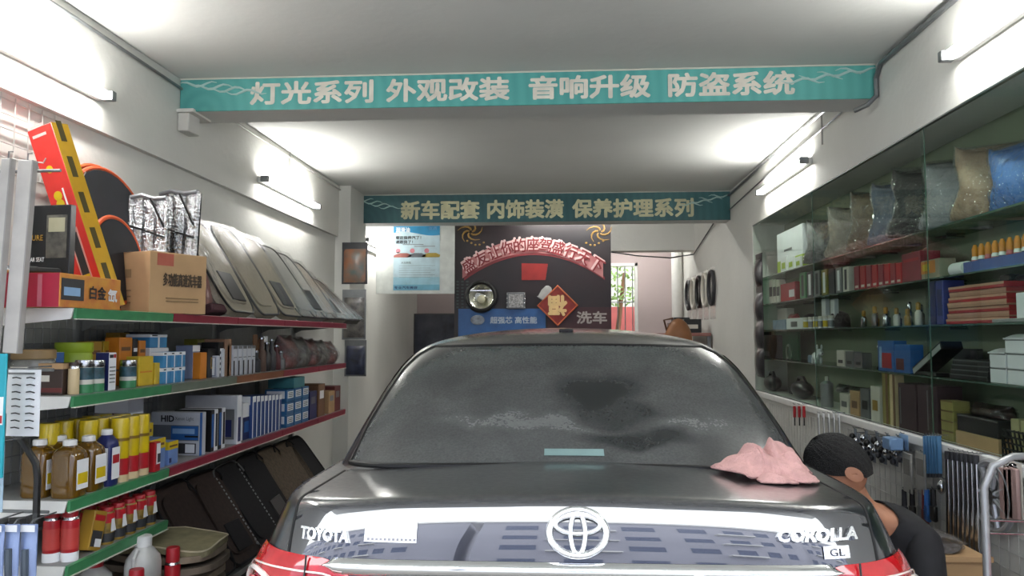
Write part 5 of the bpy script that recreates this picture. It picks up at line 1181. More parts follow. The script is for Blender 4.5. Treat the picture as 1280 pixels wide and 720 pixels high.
for i in range(6): hung(1163+i*3.6, 545, 592, f'thin blue scraper hanging on the grid, {ORD[i]} from the far end', [('blade', lambda h: MB().box(-.03, -.012, -.004, .004, -h, 0, .001), mat('blade_blue', '#4f7fa6', .4)), ('tip', lambda h: MB().box(-.028, -.014, -.005, .005, -h*1.1, -h), DGREY)], 'scraper', 'scraper', 'thin blue scrapers')
for i, (u, m) in enumerate([(1134, DGREY), (1144, BLACK), (1155, GREY), (1163, BLUE), (1171, BLACK), (1160, mat('dull_red', '#6d2d2a', .5))]): hung(u, 612, 652 if i < 5 else 660, f'tool hanging low under the grey cards, {["charcoal one", "black one", "grey one", "blue one", "near black one", "dull red one"][i]}', [('grip', lambda h: MB().tube([(-.02, 0, 0), (-.02, 0, -h*.5)], [.012, .014], 8), m), ('head', lambda h: MB().box(-.03, -.01, -.025, .025, -h, -h*.5, .006), m)], 'hanging_tool', 'tool', 'tools under the grey cards')
for i in range(7):
    hung(1194+i*6.1, 564+i*.9, 684+i*1.2, f'long chrome tube in the hanging bundle, {ORD[i]} from the far end', [('chrome_tube', lambda h: MB().tube([(-.03, 0, -.02), (-.03, 0, -h*.5), (-.035, 0, -h*.94), (-.03, 0, -h)], [.010, .013, .012, .009], 12), STEEL), ('end_cap', lambda h: MB().tube([(-.03, 0, 0), (-.03, 0, -.035)], .012, 12), DGREY), ('end_cap', lambda h: MB().tube([(-.03, 0, -h), (-.03, 0, -h-.03)], .010, 12), DGREY)], 'chrome_tube', 'tube', 'chrome tubes in a bundle')
hung(1185, 600, 618, 'small chrome knob beside the tube bundle', [('knob', lambda h: MB().sphere((-.03, 0, -h*.5), (.02, .02, .03), 14, 10), STEEL), ('ring', lambda h: MB().tube([(-.03, .02*math.cos(2*PI*k/16), -h*.5+.03*math.sin(2*PI*k/16)) for k in range(16)], .004, 6, closed=True), CHROME)], 'gear_knob', 'knob')
y = yl(1247, XH, .8); t = T('wheel_cover', 'silver round wheel cover hung on the grid behind the chair', 'wheel cover', (XH-.008, y, zv(620, XH, y)))
for r, w_ in ((.135, .014), (.09, .008)): P('ring', MB().tube([(-.01, r*math.cos(2*PI*k/40), r*math.sin(2*PI*k/40)) for k in range(40)], w_, 8, closed=True), mat('silver_plastic', '#b5b8bb', .35, .5), t)
P('hub', MB().tube([(-.03, 0, 0), (0, 0, 0)], .035, 20), STEEL, t)
for k in range(7): P('spoke', MB().tube([(-.012, .03*math.cos(2*PI*k/7), .03*math.sin(2*PI*k/7)), (-.010, .13*math.cos(2*PI*k/7), .13*math.sin(2*PI*k/7))], .012, 8), mat('silver_plastic', '#b5b8bb', .35, .5), t)
for i in range(3): hung(1264+i*6, 585, 650, f'pale rose packet hanging behind the chair, {["far", "middle", "near"][i]} one', [('packet', lambda h: MB().box(-.03, -.015, -.03, .03, -h, 0, .004), mat('rose_packet', '#a98d88', .5)), ('card', lambda h: MB().box(-.012, -.010, -.034, .034, -h, .02), OFFW)], 'rose_packet', 'packet', 'rose packets')
# folding chair
t = T('folding_chair', 'grey tubular metal chair with a pink seat at the lower right', 'chair', (1.505, 2.66, 0), rz=.12)
FR = mat('chair_grey_tube', '#a9abac', .35, .5)
xa, xb = -.16, .19; zt = zv(572, 1.3, 2.62)
pts = [(xa, 0, .02), (xa, 0, zt-.10), (xa+.03, 0, zt-.03), (xa+.10, 0, zt), (xb-.10, 0, zt), (xb-.03, 0, zt-.03), (xb, 0, zt-.10), (xb, 0, .02)]
P('back_frame', MB().tube(pts, .012, 10), FR, t)
for zz in (zt-.20, zt-.24): P('back_rail', MB().tube([(xa, 0, zz), (xb, 0, zz-.015)], .004, 8), STEEL, t)
P('seat', MB().box(xa-.01, xb+.01, -.34, .02, .58, .625, .012), PINK, t)
for x in (xa, xb): P('leg', MB().tube([(x, -.33, .02), (x, -.30, .58)], .012, 10), FR, t); P('leg_brace', MB().tube([(x, -.32, .25), (x, 0, .25)], .008, 8), FR, t)
t = carton('open cardboard box on the floor below the hanging tools', (1.50, yl(1166, 1.5, .55), .0005), (.30, .30, .56), CARD, name='cardboard_box')
P('flap', MB().box(-.15, .15, -.17, -.15, .55, .57), CARD, t); bag('grey rags in the open cardboard box', (1.50, yl(1166, 1.5, .55), .565), .22, .22, .06, C_('rag_grey', '#6b6660', '#4a4642', 12), seed=91)
# ================================================================== BACK OF THE SHOP
yp = 9.35
x0, x1 = xu(568, yp, 2), xu(764, yp, 2); zt = 2.78; zb = zv(406, -.3, yp)-.30
ps = T('poster_board', 'large black poster board with a red arched slogan, hung under the far beam', 'poster', ((x0+x1)/2, yp, zb)); w = (x1-x0)/2; H = zt-zb
def pc(u, v): return (xu(u, yp, 2)-(x0+x1)/2, zv(v, xu(u, yp, 2), yp)-zb)
P('board', MB().box(-w, w, 0, .03, 0, H), mat('poster_black', '#17161b', .45, noise=(2, .2), col2='#221418'), ps)
a, b = pc(573, 386), pc(682, 412); P('blue_strip', MB().box(a[0], b[0], -.003, 0, b[1]-.2, a[1]), mat('poster_blue', '#2f62a0', .45, noise=(5, .2)), ps)
a, b = pc(684, 384), pc(764, 412); P('maroon_strip', MB().box(a[0], w, -.002, 0, b[1]-.2, a[1]), mat('poster_maroon', '#3c1a20', .45), ps)
# arched slogan
A0, AM, A1 = pc(578, 337), pc(668, 306), pc(754, 338)
def arc(t): # parabola through three points
    x = A0[0]+(A1[0]-A0[0])*t; k = (t-.5)*2; zc = AM[1]-(AM[1]-(A0[1]+A1[1])/2)*k*k; return x, zc
hb = pc(0, 300)[1]-pc(0, 316)[1]
P('slogan_ribbon', MB().grid(lambda u, v: (arc(u)[0], -.006-.01*v, arc(u)[1]+(v-.55)*hb*1.1), 40, 2), mat('ribbon_pink', '#c08a88', .5, noise=(6, .25), col2='#a05a5c'), ps)
P('ribbon_shade', MB().grid(lambda u, v: (arc(u)[0]+.02, -.005, arc(u)[1]-(.55+.22*v)*hb), 40, 1), mat('ribbon_under', '#7c2a30', .5), ps)
for i, ch in enumerate('盛友让你的座驾盛行天下'):
    t_ = .045+.091*i; x, zc = arc(t_); xn, zn = arc(t_+.01)
    text(ch, (A1[0]-A0[0])*.086, hb*.98, mat('slogan_pink', '#e3c3c0', .5), ps, '-y', (x-.01, -.019, zc+.02), bold=.05, rot=math.atan2(zn-zc, xn-x))
    text(ch, (A1[0]-A0[0])*.086, hb*.98, mat('slogan_red', '#7d2228', .5), ps, '-y', (x+.004, -.0225, zc), bold=.018, rot=math.atan2(zn-zc, xn-x))
a, b = pc(652, 329), pc(685, 350)
P('red_flag', MB().prism([(a[0], b[1]), (b[0]-.03, b[1]), (b[0], a[1]-.01), (a[0], a[1])], .006), mat('flag_red', '#8f221f', .5), ps, loc=(0, -.007, 0))
for s in (-1, 1):      # gold flourishes in the top corners
    cx, cz = pc(588 if s < 0 else 750, 290)
    for k in range(5):
        an = k*1.25; P('gold_flourish', MB().tube([(cx+(.02+.028*j)*math.cos(an+j*.35), -.004, cz+(.02+.022*j)*math.sin(an+j*.35)) for j in range(6)], [.010, .012, .011, .009, .006, .003], 6), mat('flourish_gold', '#9c7a3a', .4), ps)
    for k in range(5): P('gold_drop', MB().sphere((cx+s*(-.16+.05*k)*1, -.004, cz-.13-.03*math.sin(k)), (.014, .004, .012), 10, 6), mat('flourish_gold', '#9c7a3a', .4), ps)
text('洗车', pc(758, 0)[0]-pc(721, 0)[0], pc(0, 391)[1]-pc(0, 405)[1], mat('poster_grey_letters', '#a8a09a', .5), ps, '-y', ((pc(758, 0)[0]+pc(721, 0)[0])/2, -.004, pc(0, 398)[1]), bold=.035)
text('超强芯 高性能', pc(671, 0)[0]-pc(613, 0)[0], pc(0, 397)[1]-pc(0, 405)[1], mat('poster_pale_letters', '#b8c4d4', .5), ps, '-y', ((pc(671, 0)[0]+pc(613, 0)[0])/2, -.004, pc(0, 401)[1]), bold=.03)
cx, cz = pc(597, 400); P('lamp_picture', MB().sphere((cx, -.003, cz), (.085, .004, .06)), mat('bulb_silver', '#9ba4b0', .3, noise=(20, .3)), ps)
for k in range(9): # faint checker at the left edge
    for j in range(3):
        cx, cz = pc(572+j*6, 352+k*4); P('checker', MB().box(cx-.014, cx+.014, -.0015, 0, cz-.009, cz+.009), mat('checker_grey', '#3d4a48', .5), ps)
# round headlamp and square light bar hung on the poster
cx, cz = pc(602, 371)
t = T('round_headlamp', 'round chrome driving lamp mounted on the black poster', 'lamp', (ps.location[0]+cx, yp-.02, zb+cz), rot=(PI/2, 0, 0)); r = .155
P('bezel', MB().lathe([(r*1.12, -.02), (r*1.14, .02), (r*1.0, .05), (r*.98, .04)], 40, caps=False), BLACK, t)
P('reflector', MB().lathe([(r*.99, .05), (r*.75, .012), (r*.4, -.01), (.001, -.015)], 36, caps=False), mat('lamp_reflector', '#dcdcd0', .15, .9, bump=(18, .6)), t)
P('rim', MB().tube([(r*1.1*math.cos(2*PI*k/40), r*1.1*math.sin(2*PI*k/40), .04) for k in range(40)], .026, 8, closed=True), BLACK, t); P('bulb', MB().sphere((0, -.03, .02), (.05, .05, .03)), mat('bulb_pearl', '#d8d5b8', .2), t); P('brow', MB().box(-r*.85, r*.85, r*.42, r*.5, .035, .045), STEEL, t)
cx, cz = pc(645, 376)
t = T('led_light', 'square chrome light with ribbed corners on the black poster', 'lamp', (ps.location[0]+cx, yp-.006, zb+cz))
P('frame', MB().box(-.115, .115, -.025, 0, -.10, .10, .008), mat('led_frame', '#6f7072', .35, .6), t); P('lens', MB().box(-.085, .085, -.03, -.025, -.08, .08, .003), mat('lens_grey', '#b6b4b2', .3, noise=(60, .4)), t)
for sx in (-1, 1):
    for k in range(4): P('corner_bolt', MB().sphere((sx*.105, -.028, -.08+.053*k), .012, 8, 6), CHROME, t)
# fortune diamond
cx, cz = pc(697, 382)
t = T('fortune_sign', 'red and gold diamond sign with an upturned Chinese character', 'sign', (ps.location[0]+cx, yp-.03, zb+cz)); r = .235
P('diamond', MB().prism([(-r, 0), (0, -r), (r, 0), (0, r)], .01), mat('fortune_red', '#8d2a22', .5, noise=(14, .2)), t)
P('border', MB().tube([(-r, -.002, 0), (0, -.002, -r), (r, -.002, 0), (0, -.002, r)], .012, 8, closed=True), mat('fortune_orange', '#c4643c', .5), t)
text('福', .21, .23, mat('fortune_gold', '#eac78a', .4), t, '-y', (0, -.003, 0), bold=.045, rot=PI)
cx, cz = pc(682, 366)
t = T('grey_horn', 'small grey plastic horn peeking out behind the diamond sign', 'horn', (ps.location[0]+cx, yp-.012, zb+cz), rot=(0, .6, 0)); P('horn_body', MB().lathe([(.05, -.09), (.06, 0), (.045, .07), (.02, .09)], 20, sy=.2), mat('horn_grey', '#a9aaa8', .4), t); P('horn_rim', MB().lathe([(.062, -.095), (.062, -.085)], 20, sy=.2), GREY, t)
# white board with a blue and white notice
yb = 9.0
xa, xb = xu(470, yb, 2), xu(568, yb, 2); z1, z0 = zv(276, xa, yb), zv(367.5, xa, yb)
nb = T('notice_board', 'white board hanging left of the black poster', 'board', ((xa+xb)/2, yb, z0)); wb_ = (xb-xa)/2
P('panel', MB().box(-wb_, wb_, 0, .02, 0, z1-z0, .003), mat('board_white', '#dfe3de', .5), nb)
xc, xd = xu(491.5, yb, 2), xu(549.5, yb, 2); p1, p0 = zv(281, xc, yb), zv(363, xc, yb)
nt_ = T('blue_notice', 'blue and white printed notice with small car pictures on the white board', 'notice', ((xc+xd)/2, yb-.001, p0)); wn = (xd-xc)/2; hn = p1-p0
P('sheet', MB().box(-wn, wn, -.002, 0, 0, hn), mat('notice_pale', '#c4dde6', .5), nt_)
NB_ = mat('notice_blue', '#2f95c8', .5); P('header', MB().grid(lambda u, v: ((u*2-1)*wn, -.0028, hn*(.86+.03*math.sin(u*5+.5))+(hn-hn*(.86+.03*math.sin(u*5+.5)))*v), 20, 1), NB_, nt_)
P('footer', MB().box(-wn, wn, -.0028, -.002, 0, hn*.085), mat('notice_midblue', '#77b6cf', .5), nt_); P('wave', MB().box(-wn, wn, -.0024, -.002, hn*.085, hn*.2), mat('notice_lightblue', '#a2cfdf', .5), nt_)
text('润滑油', wn*.6, hn*.075, PAPER, nt_, '-y', (-wn*.6, -.003, hn*.92), bold=.03); text('优质', wn*.35, hn*.05, SKY, nt_, '-y', (wn*.7, -.003, hn*.94))
text('看这保养汽了！', wn*1.1, hn*.05, INK, nt_, '-y', (-wn*.36, -.003, hn*.80), bold=.03); text('请跟我了！', wn*.75, hn*.05, INK, nt_, '-y', (-wn*.54, -.003, hn*.735), bold=.03)
for k in range(2): P('print_line', MB().box(-wn*.6+k*wn*.5, wn*.3+k*wn*.5, -.003, -.002, hn*(.69-.028*k), hn*(.70-.028*k)), GREY, nt_)
for k in range(3):
    cxx = -wn*.62+k*wn*.62; c_ = [mat('car_red_print', '#a5655c', .5), mat('car_grey_print', '#6d7478', .5), mat('car_gold_print', '#b0983f', .5)][k]
    P('car_picture', MB().prism([(cxx-.10, hn*.50), (cxx+.10, hn*.50), (cxx+.11, hn*.535), (cxx+.06, hn*.565), (cxx-.03, hn*.565), (cxx-.10, hn*.53)], .001), c_, nt_, loc=(0, -.0035, 0))
    P('pink_dot', MB().tube([(cxx-.05, -.004, hn*.60), (cxx-.05, -.002, hn*.60)], .028, 14), mat('dot_pink', '#d98a94', .5), nt_)
text('大众超值', wn*.42, hn*.032, INK, nt_, '-y', (-wn*.45, -.003, hn*.42))
for k in range(6): P('print_line', MB().box(-wn*.75, wn*(.8-.2*(k % 2)), -.003, -.002, hn*(.37-.035*k), hn*(.376-.035*k)), mat('print_grey', '#8fa4ad', .5), nt_)
text('专业汽车美容', wn*1.0, hn*.04, NAVY, nt_, '-y', (-wn*.45, -.0032, hn*.042), bold=.02)
P('staple', MB().box(wn*1.0, wn*1.01, -.004, 0, hn*.75, hn*.86), GREY, nt_); P('tape', MB().box(-wn*1.15, -wn*.75, -.004, -.002, hn*.555, hn*.585), PAPER, nt_)
# screen on a cabinet behind
ym = 11.4; xa, xb = xu(517, ym, 1.5), xu(574, ym, 1.5); zt_ = zv(392, xa, ym)
t = T('screen', 'dark screen standing below the white board', 'screen', ((xa+xb)/2, ym, 1.05)); w2 = (xb-xa)/2; hh = zt_-1.05
P('casing', MB().box(-w2, w2, 0, .05, .06, hh, .006), BLACK, t); P('display', MB().box(-w2+.02, w2-.02, -.003, 0, .09, hh-.02), mat('screen_dark', '#1a1c26', .15, noise=(5, .5), col2='#3a3d4a'), t); P('stand', MB().box(-.12, .12, -.05, .12, 0, .012, .003).box(-.03, .03, .02, .05, 0, .1), BLACK, t)
t = T('cabinet', 'low grey cabinet carrying the dark screen at the back', 'cabinet', (-1.6, ym+.1, 0)); P('carcass', MB().box(-.6, .6, -.25, .3, 0, 1.045, .006), mat('cabinet_grey', '#77706e', .6), t)
for k in range(2): d_ = P('door', MB().box(-.58+.59*k, -.01+.58*k, -.265, -.25, .05, 1.0, .004), mat('cabinet_grey2', '#857d7a', .6), t); P('handle', MB().tube([(-.05+.1*k, -.275, .5), (-.05+.1*k, -.275, .62)], .006, 8), STEEL, d_)
# right side of the back room
t = T('white_pipe', 'white vertical drain pipe standing before the pink wall', 'pipe', (1.655, 11.5, 0)); P('pipe_run', MB().tube([(0, 0, 0), (0, 0, ZC)], .075, 20), WHITE, t)
for z in (.9, 1.62): P('pipe_collar', MB().tube([(0, 0, z), (0, 0, z+.04)], .082, 20), OFFW, t)
for i in range(5):
    y = 9.2+i*.42; m = [DGREY, OFFW, BLACK, OFFW, DGREY][i]
    t = T('wheel_cover_ring', f'steering wheel cover hanging on the white back wall, {ORD[i]} from the beam', 'wheel cover', (XR-.012, y, 1.98), group='steering wheel covers'); P('ring', MB().tube([(-.02, .17*math.cos(2*PI*k/30), .19*math.sin(2*PI*k/30)) for k in range(30)], .022, 8, closed=True), m, t); P('hook', MB().tube([(.01, 0, .21), (-.03, 0, .205)], .004, 6), STEEL, t); P('bag_card', MB().box(-.006, -.003, -.16, .16, -.36, .24), film('clear_wrap'), t)
t = T('side_bench', 'low bench with a red top along the right of the back room', 'bench', (XR-.30, 10.2, 0)); P('bench_top', MB().box(-.22, .28, -.9, 1.0, 1.42, 1.46, .005), mat('bench_red', '#9c6a62', .5), t)
for sx in (-.2, .26):
    for sy in (-.85, .95): P('leg', MB().box(sx-.02, sx+.02, sy-.02, sy+.02, 0, 1.42), GREY, t)
for i in range(4): carton(f'dark pack on the red bench, {ORD[i]} from the beam', (XR-.22, 9.5+i*.42, 1.461), (.2, .26, [.16, .10, .20, .14][i]), [BLACK, mat('dull_red', '#6d2d2a', .5), DGREY, GREY][i], [('-y', (.2, .8, .3, .6), OFFW)], group='packs on the bench')
t = T('brown_bag', 'rounded brown bag peeking above the car roof at the back', 'bag', (xu(848, 8.9, 1.4), 8.9, 1.10)); P('bag_body', MB().sphere((0, 0, .24), (.16, .12, .28)), mat('leather_brown', '#8a5a34', .5), t); P('strap', MB().tube([(-.12, 0, .36), (-.16, -.02, .5), (-.06, 0, .52)], .012, 8), mat('leather_dark', '#5c3a22', .5), t)
t = T('stool', 'stool under the brown bag', 'stool', (xu(848, 8.9, 1.4), 8.9, 0)); P('seat', MB().lathe([(.17, 1.06), (.175, 1.07), (.175, 1.09), (.165, 1.098)], 24), BROWN, t)
for k in range(4): P('leg', MB().tube([(.13*math.cos(PI/4+k*PI/2), .13*math.sin(PI/4+k*PI/2), 1.06), (.17*math.cos(PI/4+k*PI/2), .17*math.sin(PI/4+k*PI/2), 0)], .014, 8), GREY, t)
for i in range(3): pouch(f'dark jacket-like pouch hanging by the white pipe, {["upper", "middle", "lower"][i]} one', xu(868, 11.9, 2), 11.9+.02*i, [2.45, 2.05, 1.7][i], .22, .4, [mat('dull_red', '#6d2d2a', .5), BLACK, mat('slate', '#4c555c', .6)][i], DGREY, thick=.06)
S('trim_11', MB().tube([(xu(764, yp, 2.4), yp-.01, 2.42), (.9, 9.6, 2.40), (1.4, 10.3, 2.44), (XR-.02, 10.45, 2.50), (XR-.02, 8.8, 2.75)], .008, 6), DGREY)
# greenery and red brick seen through the window
LEAF = mat('leaf_green', '#8fb060', .7, noise=(6, .25)); rnd = random.Random(3)
t = T('shrub', 'green leafy tree outside the barred back window', 'tree', (.95, YB+2.4, 0)); P('trunk', MB().tube([(0, 0, 0), (.05, 0, 1.4), (.2, .1, 2.6)], [.06, .05, .03], 8), BROWN, t); lf = MB()
for k in range(700):
    a, r_, z = rnd.random()*6.28, rnd.random()**.5*.9, 2.0+rnd.random()*1.6; c = Vector((r_*math.cos(a), r_*math.sin(a)*.6, z)); d = Vector((rnd.uniform(-1, 1), rnd.uniform(-1, 1), rnd.uniform(-1, .4))).normalized()*.09; e = d.orthogonal().normalized()*.035
    lf._add([c, c+d*.5+e, c+d, c+d*.5-e], [(0, 1, 2, 3)])
P('foliage', lf, LEAF, t, smooth=0, kind='stuff')
S('outer_wall', MB().box(-2.5, 4.5, YB+3.4, YB+3.6, 0, 2.0), mat('outer_red_wall', '#b8605c', .8, noise=(4, .1)))
shade_walls = MB().box(-2.7, -2.5, YB+.2, YB+7, 0, 9).box(4.5, 4.7, YB+.2, YB+7, 0, 9).box(-2.7, 4.7, YB+6, YB+6.2, 0, 9)  # tall walls added around the yard to cut the daylight behind the window
S('outer_wall', shade_walls, mat('shade_wall_render', '#c9ccc0', .85)); S('added_awning', MB().box(-2.5, 4.5, YB+.2, YB+1.7, 2.8, 2.86), mat('added_awning_grey', '#8d8f8c', .7))  # the awning is unseen, added to shade the yard
S('yard_ground', MB().box(-4, 6, YB+.2, YB+8, -.12, 0), CONC)

# ================================================================== PINK CLOTH ON THE BOOT
CLO = mat('pink_towel', '#cc9f9a', .95, noise=(40, .1), bump=(160, .5))
cl = T('pink_cloth', 'crumpled pink cloth lying on the right rear of the boot lid', 'cloth', (0, 0, 0))
def decz(x, y):
    M = CAR.matrix_basis.inverted(); p = M @ Vector((x, y, 2)); q, n, i, d = BV.ray_cast(p, Vector((0, 0, -1))); return q.z if q else 1.0
def sheet(x0, y0, wx, wy, rot, amp, lift, seed, nm='fold'):
    rnd = random.Random(seed); ks = [(rnd.uniform(-1, 1), rnd.uniform(-1, 1), rnd.random()*6, rnd.uniform(14, 34), rnd.uniform(.4, 1)) for _ in range(5)]
    def fn(u, v):
        a, b = (u-.5)*wx, (v-.5)*wy; X = x0+a*math.cos(rot)-b*math.sin(rot); Y = y0+a*math.sin(rot)+b*math.cos(rot)
        rr = max(0, 1-(abs(u-.5)*2)**2.2)*max(0, 1-(abs(v-.5)*2)**2.2)
        h = 0
        for kx, ky, ph, fr_, wt in ks:
            s_ = 1-abs(math.sin((kx*a+ky*b)*fr_/math.hypot(kx, ky)+ph+2.0*math.sin(8*a+seed)*.35)); h = max(h, wt*s_**1.6)
        return (X+.012*math.sin(30*b+seed), Y+.012*math.sin(26*a+seed*3), decz(X, Y)+.007+lift*rr+amp*h*(.45+.55*rr))
    top = MB().grid(fn, 60, 60); o = P(nm, top, CLO, cl, smooth=50)
    sm = o.modifiers.new('thickness', 'SOLIDIFY'); sm.thickness = .006; sm.offset = 0
    return o
yc = 2.30
xc = xu(958, yc, 1.06)
sheet(xc-.01, yc, .22, .16, .35, .042, .06, 3); sheet(xc+.055, yc-.035, .13, .085, -.75, .035, .03, 8); sheet(xc+.01, yc-.075, .11, .075, .25, .03, .015, 12)
sheet(xc+.05, yc+.035, .14, .11, .75, .045, .07, 17); sheet(xc+.075, yc-.0, .10, .07, 1.2, .03, .05, 23)

# ================================================================== PERSON CROUCHING BESIDE THE CAR
SKIN = mat('skin', '#a87458', .6, noise=(18, .08)); HAIR = mat('black_hair', '#0f0e0f', .6, noise=(80, .3), bump=(220, .8)); SHIRT = mat('dark_shirt', '#1b1b1f', .85, noise=(20, .2)); TROU = mat('dark_trousers', '#24272e', .85)
pr = T('person', 'person with short black hair in a dark shirt crouching beside the car', 'person', (1.20, 3.0, 0))
hx, hz = xu(1047, 2.9, 1.0)-1.20, zv(584, 1.0, 2.9)      # head centre, local x and height
def skinned(name, verts, edges, radii, m, root=0, sub=2):
    me = bpy.data.meshes.new(name); me.from_pydata(verts, edges, []); o = link(bpy.data.objects.new(name, me), pr)
    o.modifiers.new('skin', 'SKIN'); sk = me.skin_vertices[0].data if me.skin_vertices else None
    if sk is None:
        bm = bmesh.new(); bm.from_mesh(me); bm.verts.layers.skin.verify(); bm.to_mesh(me); bm.free(); sk = me.skin_vertices[0].data
    for k, r in enumerate(radii): sk[k].radius = r if isinstance(r, tuple) else (r, r)
    for k in range(len(verts)): sk[k].use_root = (k == root)
    s_ = o.modifiers.new('sub', 'SUBSURF'); s_.levels = sub; s_.render_levels = sub; me.materials.append(m)
    bpy.context.view_layer.update(); dg = bpy.context.evaluated_depsgraph_get(); m2 = bpy.data.meshes.new_from_object(o.evaluated_get(dg)); m2.shade_smooth()
    if not m2.materials: m2.materials.append(m)
    o.modifiers.clear(); o.data = m2; return o
# body faces -x; squatting: feet on the floor, hips low, back leaning toward the car
N = Vector((hx+.060, -.085, hz-.125))
V = [(.03, 0, .30), (.04, -.01, .44), (.035, -.03, .58), (.0, -.05, .71), (N.x+.03, -.07, N.z-.045), (N.x-.0, -.08, N.z+.03), (N.x-.045, -.09, N.z+.10),   # 0 pelvis .. 6 skull base
     (.02, -.20, .72), (.0, -.30, .53), (-.16, -.22, .58), (-.20, -.20, .62),      # near arm
     (.02, .12, .72), (.0, .22, .53), (-.16, .16, .58), (-.20, .14, .62),          # far arm
     (.0, -.10, .30), (-.17, -.16, .46), (.02, -.15, .12), (.03, -.15, .05), (-.12, -.16, .035),
     (.0, .10, .30), (-.17, .16, .46), (.02, .15, .12), (.03, .15, .05), (-.12, .16, .035)]
Eg = [(0, 1), (1, 2), (2, 3), (3, 4), (4, 5), (5, 6), (3, 7), (7, 8), (8, 9), (9, 10), (3, 11), (11, 12), (12, 13), (13, 14), (0, 15), (15, 16), (16, 17), (17, 18), (18, 19), (0, 20), (20, 21), (21, 22), (22, 23), (23, 24)]
Rd = [.12, .115, .125, .105, .052, .050, .055, .060, .044, .029, .032, .060, .044, .029, .032, .085, .060, .043, .04, .036, .085, .060, .043, .04, .036]
body = skinned('body', V, Eg, Rd, SKIN)
Vs = [Vector(v) for v in V]
# fingers
for s, pi in ((-1, 10), (1, 14)):
    p = Vs[pi]; fv = [p+Vector((.03, 0, -.02))]; fe = []; fr = [.022]
    for k in range(4):
        a = (k-1.5)*.021; L = [.06, .072, .068, .052][k]
        i0 = len(fv); fv += [p+Vector((-.01, a, .014)), p+Vector((-.012-L*.35, a*1.1, .02+L*.3)), p+Vector((-.02-L*.4, a*1.1, .02+L*.75))]; fe += [(0, i0), (i0, i0+1), (i0+1, i0+2)]; fr += [.010, .009, .008]
    i0 = len(fv); fv += [p+Vector((.01, -s*.032, 0)), p+Vector((-.0, -s*.05, .035))]; fe += [(0, i0), (i0, i0+1)]; fr += [.012, .009]
    skinned('hand', [tuple(v) for v in fv], fe, fr, SKIN)
# clothes: the body surface over torso, upper arms and legs, pushed out a little
def seg_d(p, a, b):
    ab = b-a; t = max(0, min(1, (p-a).dot(ab)/max(1e-9, ab.dot(ab)))); return (p-(a+ab*t)).length, t
def garment(name, edges, m, off, cuts={}):
    me = body.data; keep = []
    for f in me.polygons:
        best = min(((seg_d(f.center, Vs[a], Vs[b])[0]/((Rd[a]+Rd[b])/2), (a, b)) for a, b in Eg), key=lambda q: q[0])
        if best[1] in edges:
            t = seg_d(f.center, Vs[best[1][0]], Vs[best[1][1]])[1]
            if best[1] in cuts and t > cuts[best[1]]: continue
            keep.append(tuple(f.vertices))
    ids = sorted({i for f in keep for i in f}); mp = {i: k for k, i in enumerate(ids)}
    b = MB(); b._add([me.vertices[i].co+me.vertices[i].normal*off for i in ids], [tuple(mp[i] for i in f) for f in keep])
    o = P(name, b, m, pr, smooth=80)
    if name == 'shirt':
        bm = bmesh.new(); bm.from_mesh(o.data); nd_ = (Vs[4]-Vs[3]).normalized()
        bmesh.ops.bisect_plane(bm, geom=bm.verts[:]+bm.edges[:]+bm.faces[:], plane_co=Vs[3]+(Vs[4]-Vs[3])*.66, plane_no=nd_, clear_outer=True); bm.to_mesh(o.data); bm.free()
    s_ = o.modifiers.new('cloth', 'SOLIDIFY'); s_.thickness = .004; return o
garment('shirt', [(0, 1), (1, 2), (2, 3), (3, 4), (4, 5), (3, 7), (7, 8), (3, 11), (11, 12)], SHIRT, .010, {(7, 8): .75, (11, 12): .75, (3, 4): 1.1})
garment('trousers', [(0, 15), (15, 16), (16, 17), (0, 20), (20, 21), (21, 22), (0, 1)], TROU, .013, {(16, 17): .9, (21, 22): .9, (0, 1): .35})
for k in (19, 24): p = Vs[k]; P('shoe', MB().sphere((p.x+.06, p.y, .045), (.14, .048, .045)), BLACK, pr)
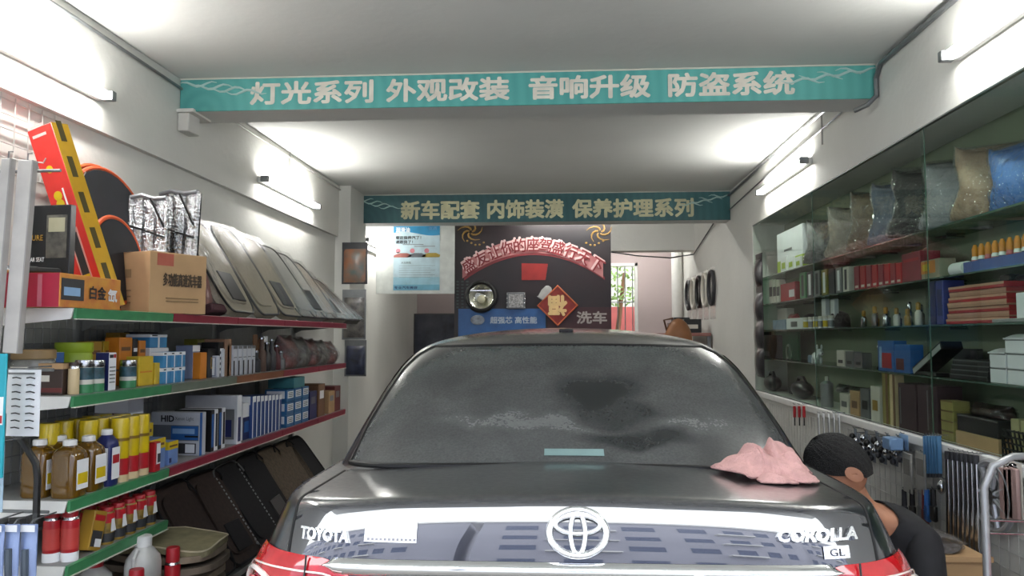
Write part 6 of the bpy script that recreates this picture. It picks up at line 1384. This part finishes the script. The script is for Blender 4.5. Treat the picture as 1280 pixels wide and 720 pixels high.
# head: facing -x, bowed toward the car
hc = Vector((hx, -.10, hz)); RM = Matrix.Translation(hc) @ Matrix.Rotation(-.72, 4, 'Y') 
hd = MB(); hd.M = RM
def skull(u, v):
    a, t = 2*PI*u, PI*v; x, y, z = math.sin(t)*math.cos(a), math.sin(t)*math.sin(a), -math.cos(t)
    X, Y, Z = .098*x, .074*y, .115*z
    if z < -.1: Y *= 1-.28*(-z-.1); X += -.012*(-z-.1)          # jaw
    if x < -.5: X = -.098*.5+(X+.098*.5)*.92
    return (X, Y, Z)
hd.grid(skull, 32, 24, wrap=True); P('head', hd, SKIN, pr, smooth=80)
fc = MB(); fc.M = RM
fc.tube([(-.092, 0, .018), (-.108, 0, -.012), (-.117, 0, -.030), (-.096, 0, -.036)], [.008, .010, .013, .008], 10); P('nose', fc, SKIN, pr, smooth=80)
for s in (-1, 1):
    e = MB(); e.M = RM; e.sphere((-.083, s*.031, .008), (.012, .014, .010), 12, 8); P('eye', e, PAPER, pr)
    e = MB(); e.M = RM; e.sphere((-.093, s*.031, .008), (.004, .006, .006), 8, 6); P('iris', e, BLACK, pr)
    e = MB(); e.M = RM; e.tube([(-.086, s*.016, .030), (-.087, s*.032, .034), (-.076, s*.05, .028)], .004, 6); P('eyebrow', e, HAIR, pr)
    e = MB(); e.M = RM
    e.grid(lambda u, v: (.012+(.024*math.cos(2*PI*u)*v)-.006*math.sin(2*PI*u), s*(.070+.014*(1-.55*v*v)+.007*v), -.026+.033*math.sin(2*PI*u)*v), 20, 5, wrap=True); P('ear', e, SKIN, pr, smooth=80)
e = MB(); e.M = RM; e.tube([(-.088, -.024, -.060), (-.097, 0, -.057), (-.088, .024, -.060)], [.003, .006, .003], 8); P('mouth', e, mat('lips', '#8a4f45', .5), pr)
hr = MB(); hr.M = RM
def hairf(u, v):
    a = 2*PI*u; lowest = -.15 if math.cos(a) > .25 else (.30 if math.cos(a) > -.35 else .45)
    ca = math.cos(a); low = float(np.interp(ca, [-1, -.75, -.45, -.1, .15, .35, 1], [.52, .46, .12, -.12, -.20, -.52, -.70]))
    zz = low+(1-low)*math.sin(PI/2*v); rr = math.sqrt(max(0, 1-zz*zz)); b = 1.10+.02*math.sin(23*a+9*v)+.015*math.sin(41*a-17*v)
    return (.098*rr*ca*b+.002, .074*rr*math.sin(a)*(b+.02), .115*zz*(b+.02))
hr.grid(hairf, 64, 24, wrap=True); P('hair', hr, HAIR, pr, smooth=80)
